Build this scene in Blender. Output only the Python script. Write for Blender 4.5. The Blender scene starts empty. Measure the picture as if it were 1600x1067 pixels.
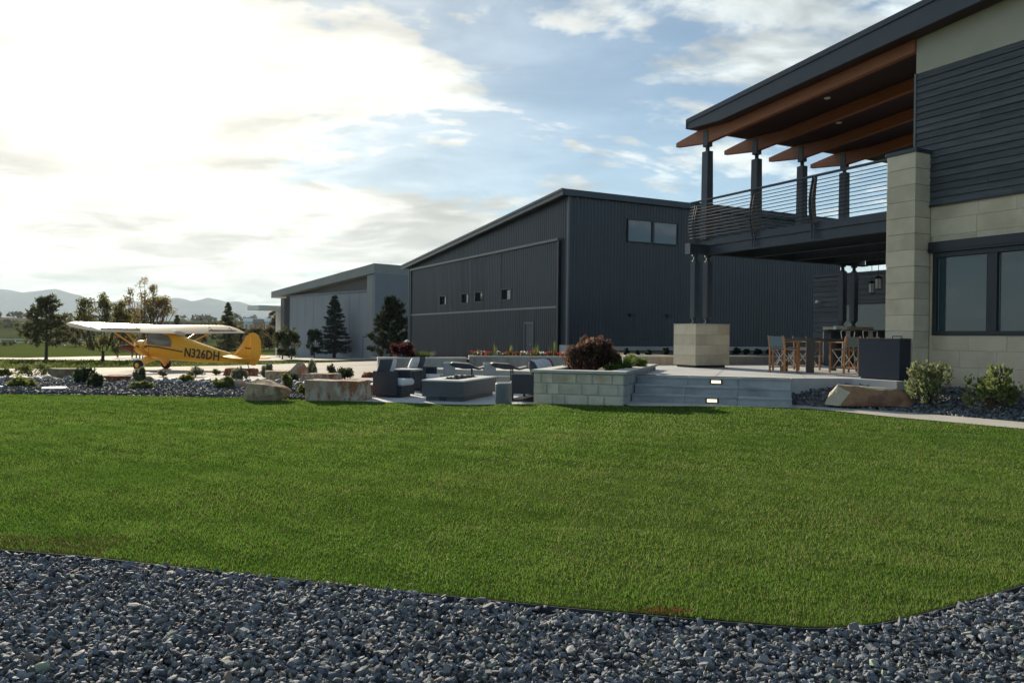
import bpy, bmesh, math, random
import numpy as np
from mathutils import Vector, Matrix
random.seed(7); RNG = np.random.default_rng(7)
R = math.radians
sc = bpy.context.scene
COL = sc.collection

# ------------------------------------------------------------------ camera
FPX, CAMZ, PITCH, ROLL = 1200.0, 1.40, R(-0.42), R(0.567)
cam = bpy.data.cameras.new('camera'); cam.sensor_width = 36.0; cam.lens = 36.0*FPX/1600.0
cam.clip_start = 0.05; cam.clip_end = 40000
camo = bpy.data.objects.new('camera', cam); COL.objects.link(camo); sc.camera = camo
_fw = Vector((0, math.cos(PITCH), math.sin(PITCH))); _u0 = Vector((0, -math.sin(PITCH), math.cos(PITCH))); _r0 = Vector((1, 0, 0))
_r = _r0*math.cos(ROLL)+_u0*math.sin(ROLL); _u = -_r0*math.sin(ROLL)+_u0*math.cos(ROLL)
camo.matrix_world = Matrix(((_r.x, _u.x, -_fw.x, 0), (_r.y, _u.y, -_fw.y, 0), (_r.z, _u.z, -_fw.z, CAMZ), (0, 0, 0, 1)))

# ------------------------------------------------------------------ sun, sky, exposure
SUN_AZ, SUN_EL = R(-27.0), R(18.0)          # azimuth from +Y, negative = left
SUND = Vector((math.sin(SUN_AZ)*math.cos(SUN_EL), math.cos(SUN_AZ)*math.cos(SUN_EL), math.sin(SUN_EL)))
sun = bpy.data.lights.new('sun', 'SUN'); sun.energy = 4.3; sun.angle = R(1.2); sun.color = (1.0, 0.86, 0.66)
suno = bpy.data.objects.new('sun', sun); COL.objects.link(suno)
suno.rotation_euler = SUND.to_track_quat('Z', 'Y').to_euler(); suno.location = (-20, 45, 40)
sc.view_settings.view_transform = 'Standard'; sc.view_settings.look = 'None'
sc.view_settings.exposure = 1.2; sc.view_settings.gamma = 1.0; sc.view_settings.use_curve_mapping = False

SKY_OFFSET = (0.4, -3.7, 2.9)
W = bpy.data.worlds.new('World'); sc.world = W; W.use_nodes = True
def build_world():
    nt = W.node_tree; N = nt.nodes; L = nt.links; N.clear()
    def n(t, **k):
        o = N.new(t)
        for a, b in k.items(): setattr(o, a, b)
        return o
    def math_(op, a, b=None, c=None, clamp=False):
        m = n('ShaderNodeMath', operation=op); m.use_clamp = clamp
        for i, v in enumerate((a, b, c)):
            if v is None: continue
            if isinstance(v, (int, float)): m.inputs[i].default_value = v
            else: L.new(v, m.inputs[i])
        return m.outputs[0]
    tc = n('ShaderNodeTexCoord'); nrm = n('ShaderNodeVectorMath', operation='NORMALIZE'); L.new(tc.outputs['Generated'], nrm.inputs[0])
    D = nrm.outputs[0]
    sep = n('ShaderNodeSeparateXYZ'); L.new(D, sep.inputs[0]); X, Y, Z = sep.outputs
    zc = math_('MAXIMUM', Z, 0.0)
    den = math_('ADD', zc, 0.16)
    comb = n('ShaderNodeCombineXYZ'); L.new(math_('DIVIDE', X, den), comb.inputs[0]); L.new(math_('DIVIDE', Y, den), comb.inputs[1])
    mp = n('ShaderNodeMapping'); mp.inputs['Location'].default_value = SKY_OFFSET; mp.inputs['Rotation'].default_value = (0, 0, R(-24)); mp.inputs['Scale'].default_value = (0.8, 1.15, 1.0)
    L.new(comb.outputs[0], mp.inputs['Vector'])
    def noise(scale, detail, rough, dist=0.0, off=0.0):
        x = n('ShaderNodeTexNoise'); x.noise_dimensions = '3D'
        x.inputs['Scale'].default_value = scale; x.inputs['Detail'].default_value = detail; x.inputs['Roughness'].default_value = rough; x.inputs['Distortion'].default_value = dist
        v = n('ShaderNodeVectorMath', operation='ADD'); v.inputs[1].default_value = (off, off*0.7, off*1.3); L.new(mp.outputs[0], v.inputs[0]); L.new(v.outputs[0], x.inputs['Vector'])
        return x.outputs['Fac']
    def ramp(v, a, b):
        m = n('ShaderNodeMapRange'); m.interpolation_type = 'SMOOTHSTEP'
        m.inputs['From Min'].default_value = a; m.inputs['From Max'].default_value = b; L.new(v, m.inputs['Value']); return m.outputs[0]
    big = noise(1.15, 12, 0.60, 0.35, 3.1)
    fine = noise(4.6, 9, 0.62, 0.2, 9.4)
    shade = noise(2.6, 7, 0.55, 0.4, 21.0)
    dot = n('ShaderNodeVectorMath', operation='DOT_PRODUCT'); L.new(D, dot.inputs[0]); dot.inputs[1].default_value = SUND
    dp = math_('MAXIMUM', dot.outputs['Value'], 0.0)
    g1 = math_('POWER', dp, 7.0); g2 = math_('POWER', dp, 40.0); g3 = math_('POWER', dp, 300.0)
    # coverage: cloud banks, denser round the sun where the cirrus veil thickens
    cov = math_('ADD', math_('ADD', big, math_('MULTIPLY', math_('SUBTRACT', fine, 0.5), 0.22)), math_('MULTIPLY', g1, 0.16))
    mask = ramp(cov, 0.505, 0.60)
    veil = math_('MULTIPLY', g1, 0.62, clamp=True)
    hz = math_('POWER', math_('SUBTRACT', 1.0, zc), 16.0)
    mask = math_('MAXIMUM', mask, veil)
    mask = math_('ADD', mask, math_('MULTIPLY', hz, 0.30), clamp=True)
    # brightness of the cloud: grey bellies, forward scattering toward the sun
    sh = ramp(shade, 0.36, 0.60)
    streak = ramp(noise(3.4, 8, 0.58, 0.6, 33.0), 0.34, 0.66)
    bright = math_('ADD', math_('MULTIPLY', sh, 0.22), 0.245)
    bright = math_('ADD', bright, math_('MULTIPLY', g1, 0.09))
    bright = math_('ADD', bright, math_('MULTIPLY', g2, 0.17))
    bright = math_('ADD', bright, math_('MULTIPLY', g3, 0.5))
    bright = math_('MULTIPLY', bright, math_('ADD', math_('MULTIPLY', streak, 0.28), 0.82))
    sky = n('ShaderNodeTexSky'); sky.sky_type = 'NISHITA'; sky.sun_disc = False
    sky.sun_elevation = SUN_EL; sky.sun_rotation = SUN_AZ; sky.altitude = 1500; sky.air_density = 1.0; sky.dust_density = 0.5; sky.ozone_density = 0.7
    b1 = n('ShaderNodeBackground'); tn = n('ShaderNodeMix', data_type='RGBA', blend_type='MULTIPLY'); tn.inputs[0].default_value = 1.0; tn.inputs[7].default_value = (0.78, 0.95, 1.0, 1); L.new(sky.outputs[0], tn.inputs[6]); L.new(tn.outputs[2], b1.inputs[0]); b1.inputs[1].default_value = 0.050
    cc = n('ShaderNodeMix', data_type='RGBA'); cc.inputs[6].default_value = (0.80, 0.93, 1.0, 1); cc.inputs[7].default_value = (1.0, 0.95, 0.83, 1); L.new(math_('POWER', dp, 4.0), cc.inputs[0])
    b2 = n('ShaderNodeBackground'); L.new(cc.outputs[2], b2.inputs[0]); L.new(bright, b2.inputs[1])
    mx = n('ShaderNodeMixShader'); L.new(mask, mx.inputs[0]); L.new(b1.outputs[0], mx.inputs[1]); L.new(b2.outputs[0], mx.inputs[2])
    out = n('ShaderNodeOutputWorld'); L.new(mx.outputs[0], out.inputs[0])
build_world()

# ------------------------------------------------------------------ helpers
def ray(px, py): return _fw+_r*((px-800)/FPX)-_u*((py-533.5)/FPX)
def gz(Y): return -0.1-0.0155*min(max(Y-18.0, 0.0), 80.0)
def at(px, py, z=0.0):
    d = ray(px, py); t = (z-CAMZ)/d.z; return Vector((d.x*t, d.y*t, z))
def atg(px, py):
    z = -0.1
    for _ in range(12): p = at(px, py, z); z = gz(p.y)
    return Vector((p.x, p.y, z))
def aty(px, py, Y):
    d = ray(px, py); t = Y/d.y; return Vector((d.x*t, Y, CAMZ+d.z*t))

def tag(o, label=None, cat=None, group=None, kind=None):
    if label: o['label'] = label
    if cat: o['category'] = cat
    if group: o['group'] = group
    if kind: o['kind'] = kind
    return o
def empty(name, loc=(0, 0, 0), rz=0.0):
    o = bpy.data.objects.new(name, None); COL.objects.link(o); o.location = loc; o.rotation_euler = (0, 0, rz); o.empty_display_size = 0.2; return o
def link(name, me, parent=None, m=None):
    o = bpy.data.objects.new(name, me); COL.objects.link(o)
    if parent: o.parent = parent
    if m and not me.materials: me.materials.append(m)
    return o
def copy_tree(o, parent=None):
    c = o.copy(); COL.objects.link(c); c.parent = parent
    for ch in list(o.children): copy_tree(ch, c)
    return c

class MB:
    def __init__(s): s.v = []; s.f = []
    def add(s, vs, fs):
        k = len(s.v); s.v += [tuple(v) for v in vs]; s.f += [tuple(i+k for i in f) for f in fs]; return s
    def box(s, x0, x1, y0, y1, z0, z1):
        return s.add([(x0, y0, z0), (x1, y0, z0), (x1, y1, z0), (x0, y1, z0), (x0, y0, z1), (x1, y0, z1), (x1, y1, z1), (x0, y1, z1)],
                     [(3, 2, 1, 0), (4, 5, 6, 7), (0, 1, 5, 4), (1, 2, 6, 5), (2, 3, 7, 6), (3, 0, 4, 7)])
    def prism(s, pts, ax, a0, a1):
        n = len(pts)
        def P(p, a): return {'x': (a, p[0], p[1]), 'y': (p[0], a, p[1]), 'z': (p[0], p[1], a)}[ax]
        vs = [P(p, a0) for p in pts]+[P(p, a1) for p in pts]
        return s.add(vs, [tuple(range(n))[::-1], tuple(range(n, 2*n))]+[(i, (i+1) % n, n+(i+1) % n, n+i) for i in range(n)])
    def tube(s, pts, rad, n=8, cap=True):
        pts = [Vector(p) for p in pts]; m = len(pts)
        if isinstance(rad, (int, float)): rad = [rad]*m
        vs = []; ref = None
        for i, p in enumerate(pts):
            d = (pts[min(i+1, m-1)]-pts[max(i-1, 0)])
            d = d.normalized() if d.length > 1e-9 else Vector((0, 0, 1))
            if ref is None: ref = Vector((1, 0, 0)) if abs(d.x) < 0.8 else Vector((0, 1, 0))
            a = (ref-d*ref.dot(d)).normalized(); b = d.cross(a); ref = a
            for j in range(n):
                t = 2*math.pi*(j+0.5)/n; vs.append(p+(a*math.cos(t)+b*math.sin(t))*rad[i])
        fs = [(i*n+j, i*n+(j+1) % n, (i+1)*n+(j+1) % n, (i+1)*n+j) for i in range(m-1) for j in range(n)]
        if cap: fs += [tuple(range(n))[::-1], tuple(range((m-1)*n, m*n))]
        return s.add(vs, fs)
    def lathe(s, prof, n=20, c=(0, 0, 0)):
        m = len(prof); vs = [(c[0]+r*math.cos(2*math.pi*j/n), c[1]+r*math.sin(2*math.pi*j/n), c[2]+z) for r, z in prof for j in range(n)]
        fs = [(i*n+j, i*n+(j+1) % n, (i+1)*n+(j+1) % n, (i+1)*n+j) for i in range(m-1) for j in range(n)]
        fs += [tuple(range(n))[::-1], tuple(range((m-1)*n, m*n))]
        return s.add(vs, fs)
    def loft(s, rings, cap=True):
        n = len(rings[0]); vs = [p for r in rings for p in r]; m = len(rings)
        fs = [(i*n+j, i*n+(j+1) % n, (i+1)*n+(j+1) % n, (i+1)*n+j) for i in range(m-1) for j in range(n)]
        if cap: fs += [tuple(range(n))[::-1], tuple(range((m-1)*n, m*n))]
        return s.add(vs, fs)
    def mesh(s, name, m, bevel=0.0, seg=1, smooth=False, fix=True):
        me = bpy.data.meshes.new(name)
        bm = bmesh.new(); vv = [bm.verts.new(v) for v in s.v]
        for f in s.f:
            try: bm.faces.new([vv[i] for i in f])
            except ValueError: pass
        if fix: bmesh.ops.recalc_face_normals(bm, faces=bm.faces)
        if bevel: bmesh.ops.bevel(bm, geom=list(bm.edges), offset=bevel, segments=seg, affect='EDGES', profile=0.6, clamp_overlap=True)
        if smooth:
            for f in bm.faces: f.smooth = True
        bm.to_mesh(me); bm.free(); me.materials.append(m); return me
    def build(s, name, m, parent=None, bevel=0.0, seg=1, smooth=False):
        return link(name, s.mesh(name, m, bevel, seg, smooth), parent)

def npmesh(name, V, F, m, color=None, smooth=False):
    V = np.asarray(V, np.float32).reshape(-1, 3); F = np.asarray(F, np.int32); k = F.shape[1]
    me = bpy.data.meshes.new(name); me.vertices.add(len(V)); me.vertices.foreach_set('co', V.ravel())
    me.loops.add(F.size); me.loops.foreach_set('vertex_index', F.ravel())
    me.polygons.add(len(F)); me.polygons.foreach_set('loop_start', np.arange(0, F.size, k, dtype=np.int32))
    me.polygons.foreach_set('use_smooth', np.full(len(F), bool(smooth)))
    me.update(calc_edges=True)
    if color is not None:
        a = me.attributes.new('tint', 'FLOAT_COLOR', 'POINT'); c = np.ones((len(V), 4), np.float32); c[:, :3] = color; a.data.foreach_set('color', c.ravel())
    me.materials.append(m); return me

def mat(name, c1, c2=None, scale=4.0, rough=0.7, metal=0.0, bump=0.0, bscale=60.0, rand=0.0, spec=0.5, stretch=None, detail=6, lo=0.35, hi=0.65, pos=False, attr=False, transl=0.0, emit=0.0, c3=None, scale3=1.0, lo3=0.5, hi3=0.7):
    m = bpy.data.materials.new(name); m.use_nodes = True; nt = m.node_tree; N = nt.nodes; L = nt.links
    b = N['Principled BSDF']; out = N['Material Output']
    b.inputs['Roughness'].default_value = rough; b.inputs['Metallic'].default_value = metal; b.inputs['Specular IOR Level'].default_value = spec
    if pos: vec = N.new('ShaderNodeNewGeometry').outputs['Position']
    else: vec = N.new('ShaderNodeTexCoord').outputs['Object']
    if stretch:
        mp = N.new('ShaderNodeMapping'); mp.inputs['Scale'].default_value = stretch; L.new(vec, mp.inputs['Vector']); svec = mp.outputs[0]
    else: svec = vec
    oi = None
    if rand:
        oi = N.new('ShaderNodeObjectInfo')
        va = N.new('ShaderNodeVectorMath'); va.operation = 'ADD'; sc_ = N.new('ShaderNodeVectorMath'); sc_.operation = 'SCALE'; sc_.inputs[0].default_value = (37.0, 17.0, 53.0)
        L.new(oi.outputs['Random'], sc_.inputs['Scale']); L.new(svec, va.inputs[0]); L.new(sc_.outputs[0], va.inputs[1]); svec = va.outputs[0]
    col = None
    def nz(v, s, d=detail):
        t = N.new('ShaderNodeTexNoise'); t.inputs['Scale'].default_value = s; t.inputs['Detail'].default_value = d; t.inputs['Roughness'].default_value = 0.6; L.new(v, t.inputs['Vector']); return t.outputs['Fac']
    def rmp(v, a, c):
        r_ = N.new('ShaderNodeMapRange'); r_.inputs['From Min'].default_value = a; r_.inputs['From Max'].default_value = c; L.new(v, r_.inputs['Value']); return r_.outputs[0]
    def mix(f, A, B):
        x = N.new('ShaderNodeMix'); x.data_type = 'RGBA'
        L.new(f, x.inputs[0])
        for i, q in ((6, A), (7, B)):
            if isinstance(q, tuple): x.inputs[i].default_value = (*q[:3], 1)
            else: L.new(q, x.inputs[i])
        return x.outputs[2]
    if c2: col = mix(rmp(nz(svec, scale), lo, hi), c1, c2)
    if c3: col = mix(rmp(nz(svec, scale3), lo3, hi3), col if col else c1, c3)
    if attr:
        a = N.new('ShaderNodeAttribute'); a.attribute_name = 'tint'
        if col is None: col = a.outputs['Color']
        else:
            x = N.new('ShaderNodeMix'); x.data_type = 'RGBA'; x.blend_type = 'MULTIPLY'; x.inputs[0].default_value = 1.0; L.new(col, x.inputs[6]); L.new(a.outputs['Color'], x.inputs[7]); col = x.outputs[2]
    if rand:
        h = N.new('ShaderNodeHueSaturation'); r2 = N.new('ShaderNodeMapRange'); r2.inputs['To Min'].default_value = 1-rand; r2.inputs['To Max'].default_value = 1+rand
        L.new(oi.outputs['Random'], r2.inputs['Value']); L.new(r2.outputs[0], h.inputs['Value'])
        if col is None: h.inputs['Color'].default_value = (*c1, 1)
        else: L.new(col, h.inputs['Color'])
        col = h.outputs[0]
    if col is None: b.inputs['Base Color'].default_value = (*c1, 1)
    else: L.new(col, b.inputs['Base Color'])
    if bump:
        bp = N.new('ShaderNodeBump'); bp.inputs['Strength'].default_value = bump; bp.inputs['Distance'].default_value = 0.02
        L.new(nz(svec, bscale, 5), bp.inputs['Height']); L.new(bp.outputs[0], b.inputs['Normal'])
    if emit:
        b.inputs['Emission Color'].default_value = (*c1, 1); b.inputs['Emission Strength'].default_value = emit
    if transl:
        t = N.new('ShaderNodeBsdfTranslucent'); mx = N.new('ShaderNodeMixShader'); mx.inputs[0].default_value = transl
        if col is None: t.inputs[0].default_value = (*c1, 1)
        else: L.new(col, t.inputs[0])
        L.new(b.outputs[0], mx.inputs[1]); L.new(t.outputs[0], mx.inputs[2]); L.new(mx.outputs[0], out.inputs[0])
    return m

M = {}
M['concrete'] = mat('concrete', (0.38, 0.375, 0.35), (0.45, 0.44, 0.41), 1.2, 0.85, spec=0.25, bump=0.15, bscale=50, pos=True, c3=(0.33, 0.33, 0.32), scale3=0.5)
M['patio'] = mat('patio_concrete', (0.40, 0.42, 0.44), (0.47, 0.49, 0.50), 1.5, 0.75, bump=0.12, bscale=60, pos=True, c3=(0.34, 0.36, 0.38), scale3=0.6)
M['apron'] = mat('apron_concrete', (0.30, 0.29, 0.27), (0.35, 0.34, 0.315), 0.25, 0.9, pos=True, c3=(0.24, 0.235, 0.22), scale3=0.08, spec=0.15)
M['step'] = mat('step_stone', (0.32, 0.34, 0.36), (0.41, 0.43, 0.44), 3.0, 0.75, bump=0.15, bscale=40, rand=0.06, c3=(0.22, 0.24, 0.26), scale3=1.2)
M['stained'] = mat('stained_concrete', (0.36, 0.36, 0.34), (0.27, 0.25, 0.22), 3.0, 0.85, bump=0.2, bscale=40, pos=True, stretch=(1, 1, 0.25), c3=(0.20, 0.16, 0.12), scale3=2.0, lo3=0.58, hi3=0.75)
M['block'] = mat('limestone_block', (0.56, 0.475, 0.345), (0.64, 0.56, 0.43), 2.2, 0.85, bump=0.25, bscale=30, rand=0.09, c3=(0.47, 0.39, 0.28), scale3=0.9)
M['smear'] = mat('smeared_block', (0.55, 0.48, 0.36), (0.64, 0.58, 0.47), 4.0, 0.85, bump=0.25, bscale=30, rand=0.12, c3=(0.42, 0.35, 0.24), scale3=2.5)
M['mortar'] = mat('mortar', (0.54, 0.54, 0.48), (0.46, 0.46, 0.40), 5, 0.9)
M['mortar_dark'] = mat('block_joint', (0.34, 0.32, 0.26), (0.38, 0.36, 0.29), 5, 0.9)
M['coping'] = mat('coping_stone', (0.42, 0.43, 0.40), (0.50, 0.51, 0.48), 3, 0.8, bump=0.1)
M['stucco'] = mat('stucco', (0.41, 0.385, 0.305), (0.44, 0.415, 0.335), 2.0, 0.9, bump=0.15, bscale=120)
M['siding'] = mat('dark_siding', (0.036, 0.043, 0.052), (0.105, 0.115, 0.125), 4.0, 0.6, bump=0.5, bscale=20, rand=0.24, stretch=(3, 0.45, 7), lo=0.3, hi=0.75)
M['steel'] = mat('dark_steel', (0.030, 0.043, 0.062), (0.038, 0.052, 0.072), 3, 0.45, metal=0.0, spec=0.5)
M['steel_dk'] = mat('black_steel', (0.012, 0.016, 0.024), None, rough=0.4)
M['cable'] = mat('steel_cable', (0.030, 0.036, 0.046), None, rough=0.85, metal=0.0, spec=0.1)
M['fascia'] = mat('fascia_metal', (0.040, 0.050, 0.066), (0.050, 0.060, 0.076), 1.0, 0.45)
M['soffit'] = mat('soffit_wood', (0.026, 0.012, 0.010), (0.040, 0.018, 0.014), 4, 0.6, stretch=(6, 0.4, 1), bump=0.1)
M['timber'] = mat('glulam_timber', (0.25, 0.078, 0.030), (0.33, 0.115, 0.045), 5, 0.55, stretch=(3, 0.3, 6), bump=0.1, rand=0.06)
M['ribbed'] = mat('ribbed_metal', (0.023, 0.031, 0.044), (0.028, 0.037, 0.051), 0.8, 0.38, rand=0.10, spec=0.5)
M['hangtrim'] = mat('hangar_trim', (0.12, 0.13, 0.14), None, rough=0.4)
M['roofmetal'] = mat('roof_metal', (0.10, 0.105, 0.11), None, rough=0.4, metal=0.3)
M['greywall'] = mat('grey_stucco_wall', (0.20, 0.215, 0.23), (0.22, 0.235, 0.25), 0.5, 0.8)
M['greydoor'] = mat('grey_door_skin', (0.26, 0.28, 0.30), (0.28, 0.30, 0.32), 0.6, 0.7)
M['greyband'] = mat('grey_band', (0.26, 0.26, 0.25), (0.29, 0.29, 0.28), 0.5, 0.8)
M['greybrown'] = mat('grey_brown_panel', (0.16, 0.15, 0.145), None, rough=0.8)
M['white'] = mat('white_paint', (0.72, 0.72, 0.68), None, rough=0.6)
M['whitecloth'] = mat('pale_cushion', (0.56, 0.60, 0.64), (0.62, 0.65, 0.68), 20, 0.9, bump=0.1, bscale=300)
M['navycloth'] = mat('navy_cushion', (0.050, 0.065, 0.090), (0.06, 0.075, 0.10), 20, 0.9, bump=0.1, bscale=300)
M['wicker'] = mat('dark_wicker', (0.016, 0.022, 0.034), (0.030, 0.038, 0.050), 60, 0.6, bump=0.3, bscale=120)
M['firepit'] = mat('firepit_concrete', (0.062, 0.071, 0.081), (0.078, 0.088, 0.098), 3, 0.6)
M['firetop'] = mat('firepit_top', (0.52, 0.54, 0.54), None, rough=0.5)
M['lava'] = mat('lava_rock', (0.02, 0.02, 0.022), (0.05, 0.045, 0.045), 30, 0.9, bump=0.4)
M['teal'] = mat('stool_ceramic', (0.11, 0.135, 0.145), (0.125, 0.15, 0.16), 4, 0.5)
M['slab'] = mat('lounger_shell', (0.30, 0.32, 0.33), None, rough=0.7)
M['teak'] = mat('teak', (0.30, 0.135, 0.05), (0.40, 0.20, 0.085), 8, 0.55, stretch=(8, 8, 1), rand=0.12)
M['sling'] = mat('slate_sling', (0.10, 0.15, 0.175), (0.12, 0.17, 0.195), 30, 0.85)
M['alu'] = mat('brushed_aluminium', (0.6, 0.61, 0.62), None, rough=0.3, metal=0.9)
M['tabledark'] = mat('table_dark', (0.035, 0.036, 0.045), (0.045, 0.045, 0.055), 5, 0.5)
M['cabinet'] = mat('cabinet_blue_black', (0.012, 0.021, 0.038), None, rough=0.5)
M['glass'] = mat('window_glass', (0.014, 0.045, 0.060), None, rough=0.02, spec=0.75)
M['glass'].node_tree.nodes['Principled BSDF'].inputs['Coat Weight'].default_value = 0.3; M['glass'].node_tree.nodes['Principled BSDF'].inputs['Coat IOR'].default_value = 1.5; M['glass'].node_tree.nodes['Principled BSDF'].inputs['Coat Roughness'].default_value = 0.02
M['frame'] = mat('window_frame', (0.016, 0.020, 0.030), None, rough=0.4)
M['sash'] = mat('window_sash', (0.16, 0.20, 0.21), None, rough=0.4)
M['yellow'] = mat('aircraft_yellow', (0.86, 0.39, 0.016), (0.90, 0.42, 0.020), 1.0, 0.35, spec=0.5)
M['wing'] = mat('wing_glare_fabric', (0.90, 0.82, 0.66), None, rough=0.4, transl=0.45)  # sun glare put into the colour: cream instead of the aircraft's yellow
M['brown'] = mat('aircraft_stripe', (0.10, 0.035, 0.012), None, rough=0.5)
M['tyre'] = mat('tyre_rubber', (0.02, 0.018, 0.018), None, rough=0.85)
M['cabin'] = mat('cabin_window', (0.16, 0.16, 0.165), None, rough=0.08, spec=0.6)
M['red'] = mat('red_statue', (0.28, 0.028, 0.030), (0.34, 0.05, 0.05), 6, 0.5)
M['bark'] = mat('bark', (0.065, 0.048, 0.036), (0.10, 0.08, 0.062), 20, 0.9, bump=0.4, bscale=30)
M['leaf'] = mat('leaf', (0.1, 0.1, 0.1), None, rough=0.7, attr=True, transl=0.55, spec=0.15)
M['needle'] = mat('needle', (0.1, 0.1, 0.1), None, rough=0.75, attr=True, transl=0.35, spec=0.15)
M['grass'] = mat('grass_blade', (0.1, 0.1, 0.1), None, rough=0.55, attr=True, transl=0.5, spec=0.24)
M['lawn'] = mat('lawn_soil', (0.030, 0.050, 0.010), (0.050, 0.075, 0.016), 2.0, 0.95, pos=True, bump=0.4, bscale=25, spec=0.0)
M['stone'] = mat('slate_chip', (0.1, 0.1, 0.1), (0.13, 0.13, 0.13), 30, 0.62, attr=False, bump=0.25, bscale=60)
M['gravel'] = mat('slate_gravel', (0.82, 0.82, 0.82), (1.1, 1.1, 1.1), 45, 0.75, attr=True, bump=0.25, bscale=90, pos=True, spec=0.28)
M['gravelbase'] = mat('gravel_bed_floor', (0.035, 0.040, 0.048), (0.075, 0.082, 0.094), 40, 0.9, pos=True, bump=0.8, bscale=40)
M['soil'] = mat('planter_soil', (0.030, 0.022, 0.016), (0.05, 0.038, 0.028), 20, 0.95, bump=0.6, bscale=40)
M['steelstrip'] = mat('lawn_edging_steel', (0.045, 0.055, 0.065), (0.07, 0.08, 0.09), 3, 0.9, spec=0.1)
M['cobble'] = mat('river_cobble', (0.8, 0.8, 0.8), (1.05, 1.05, 1.05), 8, 0.75, attr=True)

# ------------------------------------------------------------------ terrain and paving
def sheet(name, pts, m, dz=0.0, zf=None, kind='structure', thick=0.0, label=None, parent=None):
    """flat polygon following the ground height; subdivided by triangulation only"""
    mb = MB(); P = [(p[0], p[1], (zf(p[0], p[1]) if zf else gz(p[1]))+dz) for p in pts]
    if thick: 
        n = len(P); mb.add(P+[(x, y, z-thick) for x, y, z in P], [tuple(range(n)), tuple(range(n, 2*n))[::-1]]+[(i, n+i, n+(i+1) % n, (i+1) % n) for i in range(n)])
    else: mb.add(P, [tuple(range(len(P)))])
    o = mb.build(name, m, parent)
    if kind and not parent: o['kind'] = kind
    if label: o['label'] = label
    return o

def ss(a):
    a = np.clip(a, 0, 1); return a*a*(3-2*a)
def lawn_z(X, Y): return -0.10*ss((np.asarray(Y, float)-7)/8)*ss((1.0-np.asarray(X, float))/2.5)+0.012*np.sin(np.asarray(X)*0.9+1)*np.sin(np.asarray(Y)*0.7)

def ground_material():
    m = mat('field_ground', (0.050, 0.068, 0.018), (0.085, 0.098, 0.032), 0.05, 0.95, pos=True, spec=0.0)
    nt = m.node_tree; N = nt.nodes; L = nt.links; b = N['Principled BSDF']; src = b.inputs['Base Color'].links[0].from_socket
    geo = N.new('ShaderNodeNewGeometry'); sep = N.new('ShaderNodeSeparateXYZ'); L.new(geo.outputs['Position'], sep.inputs[0])
    t = N.new('ShaderNodeTexNoise'); t.inputs['Scale'].default_value = 0.01; L.new(geo.outputs['Position'], t.inputs['Vector'])
    ad = N.new('ShaderNodeMath'); ad.operation = 'MULTIPLY_ADD'; ad.inputs[1].default_value = 90; L.new(t.outputs['Fac'], ad.inputs[0]); L.new(sep.outputs[1], ad.inputs[2])
    mr = N.new('ShaderNodeMapRange'); mr.inputs['From Min'].default_value = 60; mr.inputs['From Max'].default_value = 1000; L.new(ad.outputs[0], mr.inputs['Value'])
    cr = N.new('ShaderNodeValToRGB'); cr.color_ramp.interpolation = 'EASE'
    E_ = cr.color_ramp.elements
    stops = [(0.0, (0.070, 0.090, 0.024)), (0.10, (0.095, 0.120, 0.034)), (0.17, (0.085, 0.105, 0.036)), (0.24, (0.050, 0.066, 0.026)), (0.36, (0.080, 0.088, 0.040)), (0.52, (0.042, 0.048, 0.028)), (0.72, (0.040, 0.048, 0.028)), (0.80, (0.13, 0.105, 0.075)), (0.90, (0.14, 0.11, 0.08)), (1.0, (0.07, 0.07, 0.045))]
    E_[0].position = 0.0; E_[0].color = (*stops[0][1], 1); E_[1].position = 1.0; E_[1].color = (*stops[-1][1], 1)
    for p, c in stops[1:-1]:
        e = E_.new(p); e.color = (*c, 1)
    L.new(mr.outputs[0], cr.inputs[0])
    x = N.new('ShaderNodeMix'); x.data_type = 'RGBA'; x.inputs[0].default_value = 0.80; L.new(src, x.inputs[6]); L.new(cr.outputs[0], x.inputs[7]); L.new(x.outputs[2], b.inputs['Base Color'])
    return m

def terrain_z(X, Y):
    X = np.asarray(X, float); Y = np.asarray(Y, float)
    z = -0.12-0.0155*np.clip(Y-18, 0, 80)
    h = 18.0*ss((Y-230)/720)*(1+0.10*np.sin(X*0.006+0.5)+0.07*np.sin(X*0.017))-14*ss((Y-1000)/1500)
    return z+np.where(Y > 230, h, 0)-0.04
ys = [-400, -60, -20, 0, 10, 18, 30, 60, 98, 140, 190, 230]+list(np.arange(260, 1060, 40))+[1200, 1500, 2000, 3000, 5000, 8000, 13000]
xs = list(np.arange(-14000, -1200, 1600))+list(np.arange(-1200, 1201, 60))+list(np.arange(2800, 14001, 1600))
gx, gy = np.meshgrid(xs, ys); V = np.stack([gx, gy, terrain_z(gx, gy)], -1).reshape(-1, 3); nx = len(xs)
F = [(j*nx+i, j*nx+i+1, (j+1)*nx+i+1, (j+1)*nx+i) for j in range(len(ys)-1) for i in range(nx-1)]
o = link('ground', npmesh('ground', V, F, ground_material(), smooth=True)); o['kind'] = 'structure'

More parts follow.
